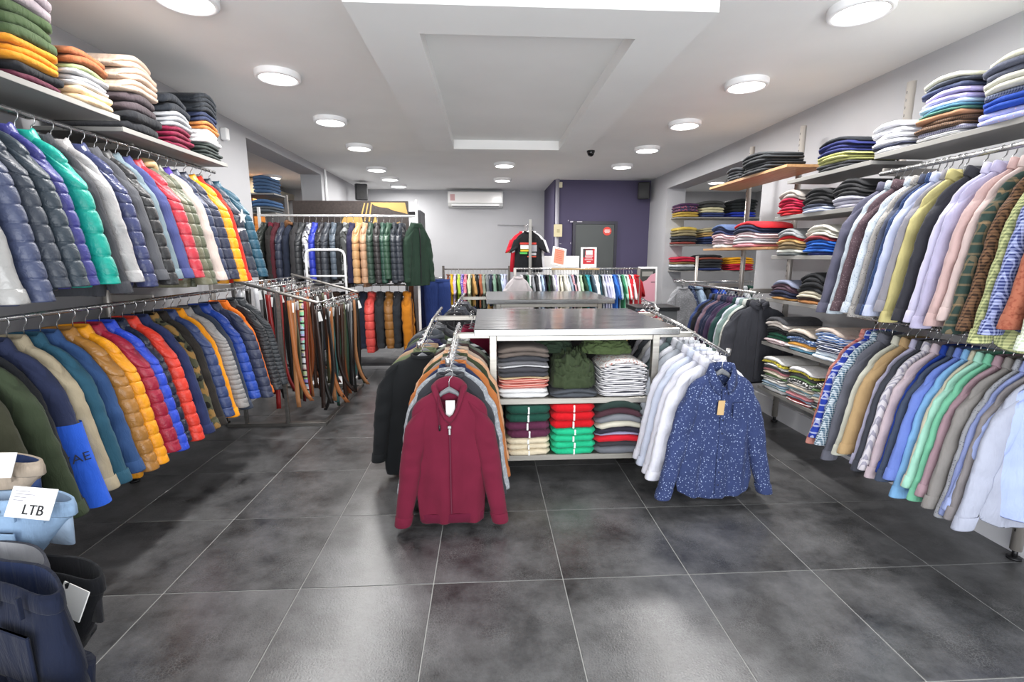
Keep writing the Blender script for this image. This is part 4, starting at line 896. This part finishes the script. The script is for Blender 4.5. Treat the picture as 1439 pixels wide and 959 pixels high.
its=[(c+' t-shirt',h,'tee') for c,h in wcol]
n=len(its)
def bulk(its,p0,p1,rot,W,L,T,place,group,hang,jit=.15):
    dd=ddesc(its,*DX); n=len(its)
    for k,it in enumerate(its):
        p=Vector(p0).lerp(Vector(p1),(k+.5)/n); rz=rot+rs.uniform(-jit,jit)
        garment(it[2],fabric(it[1],'cotton'),p,(0,0,rz),W,L,T,'%s %s'%(dd[k],place),group,seed=k%3)
        hanger(p,(0,0,rz),'hanger holding the %s %s'%(dd[k],place),'hangers '+place,PLAST)
bulk(its,(.5,6.95,1.31),(2.16,6.95,1.31),PI/2,.22,.68,.021,'on the long back rail','t-shirts on the long back rail','dark hanger on the long chrome rail of t-shirts at the back')
garment('tee',fabric('c41f2c','cotton'),(2.2,6.93,1.31),(0,0,.9),.23,.66,.04,'bright red t-shirt turned outward at the right end of the back rail','t-shirts on the long back rail',seed=1)
garment('knit',fabric('c9c2c4','knit'),(.44,6.6,1.30),(0,0,.5),.22,.6,.05,'pale striped sweater at the left end of the long t-shirt rail','sweaters at the back',seed=1)
# tee stand with post
ts=emp('display_stand',(.70,7.6,0),label='grey post stand holding t-shirts above the long rail',cat='display stand')
obj('post',MB().box(-.022,.022,-.012,.012,.02,2.06,.003),SHELFL,ts); obj('base',MB().box(-.25,.25,-.25,.25,0,.02,.003),DARKM,ts); obj('arm',MB().tube([(0,0,1.96),(-.0,.38,1.99)],.01,8),CHROME,ts,True)
for k,(n_,h) in enumerate((('black t-shirt with coloured print','1d1e21'),('white t-shirt','e6e6ea'),('red t-shirt','c42434'),('yellow t-shirt','dcb43c'),('pale pink t-shirt','e0c0bc'))):
    dx=[-.01,.035,-.07,-.05,-.03][k]
    g=garment('tee',fabric(h,'cotton'),(.69+dx,7.68+.06*k,1.97),(0,0,.0),.23,.72,.028,'%s on the post stand above the long rail'%n_,'t-shirts on the post stand',seed=1,hi=1,drop=.02)
    hanger((.69+dx,7.68+.06*k,1.97),(0,0,0),'hanger holding the %s on the post stand'%n_,'hangers on the post stand',WHITEPL)
    if k==0:
        rr=[('c0392f',-.14,.12,-.29,-.26),('9a9aa0',.03,.13,-.40,-.30),('e8e8e8',-.13,0,-.36,-.30),('d8b42c',-.13,0,-.40,-.37),('58b858',-.14,-.02,-.44,-.41),('b8b8bc',.03,.12,-.46,-.42),('c8503c',-.02,.12,-.49,-.47)]
        for c_,a,b,zA,zB in rr: obj('print_patch',MB().box(a,b,-.040,-.032,zA,zB,.002),plain(c_,.8),g)
# posters
def poster(name,loc,rot,w,h,label,fn,frame=WHPL):
    t=emp(name,loc,rot,label,'poster'); obj('frame',MB().box(-w/2,w/2,-.008,.008,0,h,.002),frame,t); fn(t,w,h); return t
def flat(t,nm,c_,a,b,z0_,z1_,y=-.0095): return obj(nm,MB().box(a,b,y-.0012,y+.0012,z0_,z1_),plain(c_,.6),t)
def pA(t,w,h): 
    flat(t,'picture','e08a70',-w/2+.03,w/2-.03,.03,h-.03)
    for k in range(7): flat(t,'text_line','c9604c',-.05,.05,.08+.028*k,.086+.028*k,-.0115)
def pB(t,w,h):
    flat(t,'picture','c2202c',-w/2+.03,w/2-.03,.05,h-.02); flat(t,'dark_band','3a3236',-w/2+.03,-w/2+.06,h*.5,h-.02,-.0115)
    flat(t,'dark_band','5a2a30',-w/2+.03,w/2-.06,h-.06,h-.02,-.0112); flat(t,'white_shape','e4d8d8',-w/2+.07,w/2-.06,h*.62,h*.85,-.0118)
    for k,ww in enumerate((.03,.06,.05,.06,.045)): flat(t,'text_line','f0dcdc',-ww,ww,.08+.026*k,.09+.026*k,-.0115)
def pC(t,w,h):
    flat(t,'picture','3b3d3c',-w/2+.03,w/2-.03,h*.36,h-.03); 
    m=blob([(-w/2+.03,h*.12),(w/2-.03,h*.12),(w/2-.03,h*.84),(w/2-.10,h*.80),(-.02,h*.66),(-w/2+.03,h*.6)],-.0118); obj('pink_shape',m,plain('d49aa8',.6),t)
    flat(t,'small_mark','34302f',.05,w/2-.035,h*.6,h*.62,-.0155)
    flat(t,'figure_panel','8e8e8a',-.09,.08,h*.76,h*.88,-.0125)
poster('poster',(1.05,6.98,1.36),(-.2,.2,.3),.22,.27,'salmon poster in a white frame leaning above the long t-shirt rail',pA)
poster('poster',(1.50,6.98,1.335),(-.05,0,0),.23,.29,'red poster with white text lines in a white frame',pB)
pb=emp('poster_ledge',(1.2,7.08,0),label='narrow wooden ledge behind the long rail carrying the posters',cat='shelf')
obj('board',MB().box(-.25,.45,-.16,.16,1.30,1.325,.003),wood('c0a070','a88858'),pb)
for x in(-.2,.4): obj('leg',MB().box(x-.015,x+.015,-.015,.015,0,1.3,.002),POLE,pb)
poster('poster',(2.47,7.2,.74),(-.06,0,.05),.30,.60,'pink and black poster in a tall white frame by the right pillar',pC)
bd=emp('white_panel',(2.50,7.26,0),label='white panel standing below the pink poster',cat='panel'); obj('panel',MB().box(-.24,.24,-.02,.1,0,.72,.004),WHPL,bd)
# ---------------------------------------------------------------- wall equipment
ac=emp('air_conditioner',(-.19,9.95,2.45),label='white split air conditioner high on the grey back wall',cat='air conditioner')
mb=MB(); P=[(0,0),(-.17,.02),(-.215,.08),(-.225,.25),(-.2,.30),(0,.30)]
mb.loft([[(x,a,b) for a,b in P] for x in (-.54,-.53,.53,.54)],1,1); obj('casing',mb,plain('e4e4e2',.35),ac)
obj('front_panel',MB().box(-.52,.52,-.232,-.222,.075,.285,.004),plain('eceae8',.2),ac)
obj('air_vent',MB().box(-.46,.46,-.205,-.15,.012,.05,.004),plain('55565a',.5),ac); obj('flap',MB().box(-.47,.47,-.222,-.205,.02,.06,.003),WHPL,ac)
obj('sticker',MB().box(-.49,-.40,-.2335,-.2315,.12,.24),plain('c9a0a0',.5),ac)
def speaker(loc,rot,label):
    t=emp('wall_speaker',loc,rot,label,'speaker')
    obj('cabinet',MB().box(-.1,.1,-.1,.09,-.15,.13,.012),plain('242426',.5),t); obj('grille',MB().box(-.088,.088,-.108,-.1,-.135,.115,.003),plain('2f2f31',.8),t)
    obj('cone',MB().tube([(0,-.1,-.05),(0,-.112,-.05)],.06,20),plain('1a1a1b',.6),t); obj('bracket',MB().box(-.015,.015,.08,.16,-.02,.02,.002),DARKM,t)
speaker((2.74,8.42,2.62),(.1,0,-.35),'black wall speaker at the top right of the purple wall')
speaker((-2.2,8.95,2.63),(.1,0,.35),'black wall speaker in the far left ceiling corner')
dm=emp('dome_camera',(1.33,6.24,2.8),label='small black dome camera on the ceiling',cat='security camera')
obj('base',MB().cyl(0,0,-.02,0,.05,20),PLAST,dm); rg=[[(.045*math.cos(a)*math.cos(2*PI*k/20),.045*math.cos(a)*math.sin(2*PI*k/20),-.02-.05*math.sin(a)) for k in range(20)] for a in [i*PI/2/6*.98 for i in range(7)]]
obj('dome',MB().loft(rg,0,1),plain('101012',.1),dm,True)
pp=emp('wall_pipe',(1.25,8.50,0),label='grey vertical pipe at the left edge of the purple wall',cat='pipe'); obj('pipe',MB().cyl(0,0,0,2.8,.035,14),plain('9a98a2',.5),pp,True)
jb=emp('junction_box',(1.26,8.44,1.83),label='cream junction box on the grey pipe',cat='electrical box'); obj('casing',MB().box(-.07,.07,-.03,.03,0,.21,.005),plain('c8bd98',.5),jb); obj('seal',MB().box(-.025,.025,-.034,-.03,.07,.13),plain('a89c78',.5),jb)
jb=emp('junction_box',(1.30,8.50,2.66),label='tiny cream box near the ceiling on the purple wall',cat='electrical box'); obj('casing',MB().box(-.03,.03,-.03,.03,0,.09,.004),plain('cfc7aa',.5),jb)
sc=emp('wall_bracket',(.8,9.92,2.12),label='thin dark rod with black clamp on the back wall',cat='bracket'); obj('rod',MB().tube([(-.55,-.02,.0),(.1,-.02,-.02)],.005,6),DARKM,sc); obj('clamp',MB().box(.08,.14,-.06,.02,-.06,.0,.004),PLAST,sc)
cd=emp('conduit',(-2.43,7.75,2.2),label='white conduit on the left wall past the opening',cat='pipe'); obj('tube',MB().box(-.012,.012,-.02,.02,.0,.6,.003),WHPL,cd)
se=emp('motion_sensor',(-2.42,4.86,2.62),label='small white sensor box at the ceiling end of the left shelf',cat='sensor'); obj('casing',MB().box(-.03,.03,-.03,.03,-.055,.055,.008),WHPL,se)
mk=[]
for x,z,w_,h_ in ((1.48,2.08,.05,.02),(1.44,2.1,.012,.02),(1.60,2.085,.09,.012),(1.30,1.71,.03,.006),(1.49,1.71,.01,.03)): mk.append(MB().box(x,x+w_,8.486,8.49,z,z+h_))
wm=emp('wall_scuffs',(0,0,0),label='chipped white paint marks on the purple wall by the door',cat='marks'); [obj('mark',q_,paint('c9c6d0'),wm) for q_ in mk]
# black box counter low at right, white counter line by door
cb=emp('counter',(2.08,5.75,0),label='black-topped low counter beside the grey sweater',cat='counter'); obj('body',MB().box(-.28,.2,-.2,.2,0,.86,.004),plain('5c5e60',.6),cb); obj('top',MB().box(-.3,.22,-.22,.22,.86,.9,.003),plain('1c1d1f',.4),cb)
wc=emp('counter',(1.0,8.1,0),label='white sloping counter behind the salmon poster',cat='counter'); obj('body',MB().box(-.3,.55,-.15,.15,0,1.5,.005),WHPL,wc)
# ---------------------------------------------------------------- side rooms
def cubby(x0,x1,y,zs,label,m=SHELFM):
    t=emp('shelf_unit',((x0+x1)/2,y,0),label=label,cat='shelf'); cx=(x0+x1)/2
    for z in zs: obj('board',MB().box(x0-cx,x1-cx,-.2,.2,z-.02,z,.002),m,t)
    for x in (x0,x1): obj('post',MB().box(x-cx-.02,x-cx+.02,.16,.2,0,max(zs)+.02,.002),POLE,t)
cubby(2.98,4.6,7.7,[2.1,1.68,1.27],'tall wall shelves of folded clothes in the right side room')
G='folded clothes in the right side room'
c0=[(3.12,'leftmost'),(3.50,'middle'),(3.98,'right')]
Z=[2.101,1.681,1.271]
def st(x,z,items,where,nn='sweater',W=.34): stack(x,7.66,z,0,W,.34,items,where,G,droop=.02,fk='cotton',noun=nn)
st(3.16,Z[0],[('mustard','b79a48',2,.04),('navy printed','3a3c58',2,.045,'marl','b86070'),('plum','4a3050',1,.04)],'leftmost top stack of the right side room')
st(3.56,Z[0],[('violet blue','34406e',2,.035),('cream','cfc9a4',2,.04),('dark grey','4a4b4a',2,.05)],'middle top stack of the right side room',W=.38)
st(4.05,Z[0],[('royal blue','2438a0',2,.04),('black','24282a',4,.05)],'right top stack of the right side room',W=.42)
st(3.16,Z[1],[('brick','7a3a34',1,.04),('charcoal','33353a',2,.045),('khaki','857a5c',2,.045),('mustard yellow','c2a850',1,.05)],'leftmost centre stack of the right side room')
st(3.58,Z[1],[('navy','26304e',2,.04),('blue','2c4078',1,.04),('camel','b0925c',2,.035),('beige','a39a78',2,.035)],'middle centre stack of the right side room')
st(4.05,Z[1],[('slate','3c4450',3,.04),('deep navy','252c44',3,.04)],'right centre stack of the right side room',W=.42)
st(3.16,Z[2],[('dark grey','54585a',1,.05),('white','c8ccd0',1,.05),('olive brown','7a6440',1,.04),('crimson','b42840',2,.04)],'leftmost bottom stack of the right side room')
st(3.58,Z[2],[('navy blue','2a3460',1,.04),('black grey','2c2e32',3,.045),('rust','8a4434',1,.035),('jet black','202226',1,.04)],'middle bottom stack of the right side room',W=.40)
st(4.08,Z[2],[('cherry red','b8283c',3,.035),('golden yellow','e0a020',3,.035)],'right bottom stack of the right side room',W=.42)
stack(2.6,7.35,0,0,.3,.3,[],'',G) if 0 else None
# rail in the right opening
t=emp('clothes_rack',(2.75,6.9,0),label='chrome rail running into the right side room',cat='clothes rack')
obj('rail',MB().tube([(0,0,1.13),(1.6,0,1.13)],.0125,10),CHROME,t,True)
for x in (.35,1.6): obj('post',MB().cyl(x,.04,0,1.5,.022,14),POLE,t,True)
IR=[('charcoal dotted shirt','30343a','shirt','dots','b0b4b8'),('navy leaf print shirt','27304c','shirt','floral','a8c0dc'),('pale blue print shirt','9cb0c8','shirt','dots','50607c'),('black shirt','232428'),('cobalt shirt','26409c'),('blue shirt','3456b4'),('grey shirt','70747c'),('dark navy shirt','222a44'),('white shirt','d4d8dc'),('dark green shirt','28483f'),('sand shirt','bca88c'),('light grey shirt','b4b8bc')]
row(IR,(2.86,6.9,1.12),(4.2,6.9,1.12),PI/2,.23,.72,.045,'in the right side room','shirts in the right side room',jit=.1)
g=garment('knit',fabric('8b8c90','knit','marl','a0a1a5'),(2.72,6.5,1.16),(0,0,.1),.2,.72,.05,'light grey long-sleeved sweater facing out in the right opening','sweaters in the right opening',seed=4,splay=.03,hi=2)
hanger((2.72,6.5,1.16),(0,0,.1),'black hanger holding the light grey sweater in the right opening','hangers in the right opening',PLAST)
ar=emp('hanging_arm',(2.76,6.9,1.16),label='short chrome arm holding the light grey sweater',cat='clothes rail'); obj('rail',MB().tube([(0,0,0),(0,-.38,0)],.01,8),CHROME,ar,True)
# left side room
cubby(-3.4,-2.78,6.9,[2.32,2.07],'wall shelves of folded jeans in the left side room')
G='folded jeans in the left side room'
stack(-3.24,6.85,2.071,0,.28,.34,[('deep indigo','28305e',5,.035)],'left jeans stack of the left side room',G,noun='jeans',fk='denim')
stack(-2.94,6.85,2.071,0,.30,.34,[('grey','5c6268',2,.04),('faded blue','4a6a94',2,.045)],'right jeans stack of the left side room',G,noun='jeans',fk='denim')
stack(-3.25,6.85,2.321,0,.28,.34,[('dark grey','4c4e54',1,.03)],'top left of the left side room',G,noun='jeans',fk='denim')
stack(-2.93,6.85,2.321,0,.24,.34,[('washed blue','4c6688',5,.045)],'top right stack of the left side room',G,noun='jeans',fk='denim')
ac2=emp('air_conditioner',(-4.15,8.6,2.48),label='cream air conditioner in the left side room',cat='air conditioner'); obj('casing',MB().box(-.5,.5,-.12,.12,0,.3,.02),plain('d8cdb0',.5),ac2); obj('vent',MB().box(-.45,.45,-.125,-.119,.02,.06),plain('a89c80',.5),ac2); obj('wall_mount',MB().box(-.4,.4,.12,1.35,.1,.2),plain('b8b0a0',.5),ac2)
oc=emp('cabinet',(-4.2,8.4,0),label='orange wooden cabinet in the left side room',cat='cabinet'); obj('body',MB().box(-.45,.45,-.2,.2,0,2.42,.005),wood('c07830','a05c20'),oc); obj('door',MB().box(-.43,-.01,-.215,-.2,.05,2.2,.004),wood('c07830','a05c20'),oc); obj('door',MB().box(.01,.43,-.215,-.2,.05,2.2,.004),wood('c07830','a05c20'),oc)
# ---------------------------------------------------------------- jeans in the left foreground
jk=emp('low_table',(-1.95,1.0,0),label='low wooden stand just outside the left edge under the jeans',cat='table')
obj('top',MB().box(-.25,.32,-.5,.5,.16,.2,.003),WOODM,jk)
for x in (-.22,.28):
    for y in (-.46,.46): obj('leg',MB().box(x-.02,x+.02,y-.02,y+.02,0,.16),WOODM,jk)
def jeans(x,y,z,h,label,rot=0,tilt=.0,W=.21,L=.8,tagm=None,lt=False,hin='8a98ac',tn=0,sh=0):
    t=emp('jeans',(x,y,z),(tilt,0,rot),label,'jeans','jeans hanging in the left foreground'); m=fabric(h,'denim','marl',h)
    n=32
    def rg(w_,t_,z_,ph=0):
        r=sell(w_,t_,n,z_,2.3)
        for v in r: v[1]+=.008*math.sin(v[0]*22+ph); v[2]+=.008*math.cos(v[0]*9+ph)
        return r
    obj('waistband',MB().loft([rg(W*.95,.030,-.002),rg(W,.036,0),rg(W+.004,.040,-.02),rg(W+.004,.040,-.042),rg(W,.037,-.046),rg(W*.97,.032,-.042)]),m,t,True)
    obj('lining',MB().loft([rg(W*.95,.030,-.002),rg(W*.93,.026,-.06),rg(W*.9,.02,-.14)],0,1),fabric(hin,'denim'),t,True)
    def SH(r):
        for v in r: v[0]+=sh*max(0,-v[2]-.045)
        return r
    obj('hips',MB().loft([SH(rg(W,.036,-.040)),SH(rg(W*1.03,.046,-.1,.3)),SH(rg(W*1.06,.052,-.17,.6)),SH(rg(W*1.05,.05,-.23,1))],0,1),m,t,True)
    for s_ in (-1,1):
        r=[]
        for i in range(12):
            u=i/11; q=sell(lerp([(0,W*.54),(1,W*.36)],u),lerp([(0,.05),(1,.035)],u),18,-.2-u*(L-.2),2.3,s_*W*(.5-.05*u))
            for v in q: v[1]+=.01*math.sin(v[2]*16+s_+v[0]*14)
            r.append(SH(q))
        obj('leg',MB().loft(r,1,1),m,t,True)
    for xx in (-W*.6,-W*.2,W*.25,W*.7): obj('belt_loop',MB().box(xx-.005,xx+.005,-.049,-.040,-.05,.002,.001),m,t)
    obj('back_pocket',MB().box(-W*.8+sh*.09,-W*.2+sh*.09,-.058,-.05,-.2,-.08,.003),m,t); obj('back_pocket',MB().box(W*.2+sh*.09,W*.8+sh*.09,-.058,-.05,-.2,-.08,.003),m,t)
    obj('button',MB().tube([(0,-.04,-.022),(0,-.046,-.022)],.008,10),CHROME,t)
    if tagm:
        tg=obj('price_tag',MB().box(-.055,.055,-.0015,.0015,-.035,.035),WHITEPL,t,loc=(tagm[0]+.03,-.062,tagm[2]-.01),rot=(-.45,0,tn))
        if lt:
            tg.scale=(1.3,1,1.15)
            text('LTB',.032,(.012,-.003,-.026),(PI/2,0,0),plain('1c1c20',.6),tg)
            for k in range(4): obj('print_line',MB().box(-.045,-.045+[.035,.05,.03,.025][k],-.0022,-.0014,.024-.007*k,.0258-.007*k),plain('8a8a90',.6),tg)
    return t
jeans(-1.53,1.42,.90,'9c8f80','beige jeans with white tag, farthest of the foreground jeans',W=.20,tagm=(.09,-.0,.02),hin='3a4c78',L=.6,sh=-1.0)
jeans(-1.37,1.35,.815,'86a0bd','light blue jeans with a large white printed tag',rot=-.1,W=.19,tagm=(.10,-.0,.03),lt=True,tn=-.1,hin='9fb4cc',L=.55,sh=-1.1)
jeans(-1.33,1.25,.71,'45464e','charcoal grey jeans with a loose white tag',rot=-.35,W=.19,tagm=(.11,-.02,-.01),tn=-.2,hin='b0b0b4',L=.5,sh=-.9)
jeans(-1.20,1.25,.66,'17181c','black jeans with a white paper strip at the waist',rot=-.3,W=.18,tagm=(.13,-.04,-.02),tn=-.15,hin='2c2c30',L=.5,sh=-.6)
jeans(-1.12,1.05,.78,'0c1326','large dark navy jeans nearest the lower left corner',rot=-.35,W=.20,L=.74,hin='1a2644',sh=.12)
jeans(-1.0,.86,.60,'2f5a8c','mid blue jeans at the bottom left corner',rot=-.2,W=.17,L=.4,hin='8fb0cc')
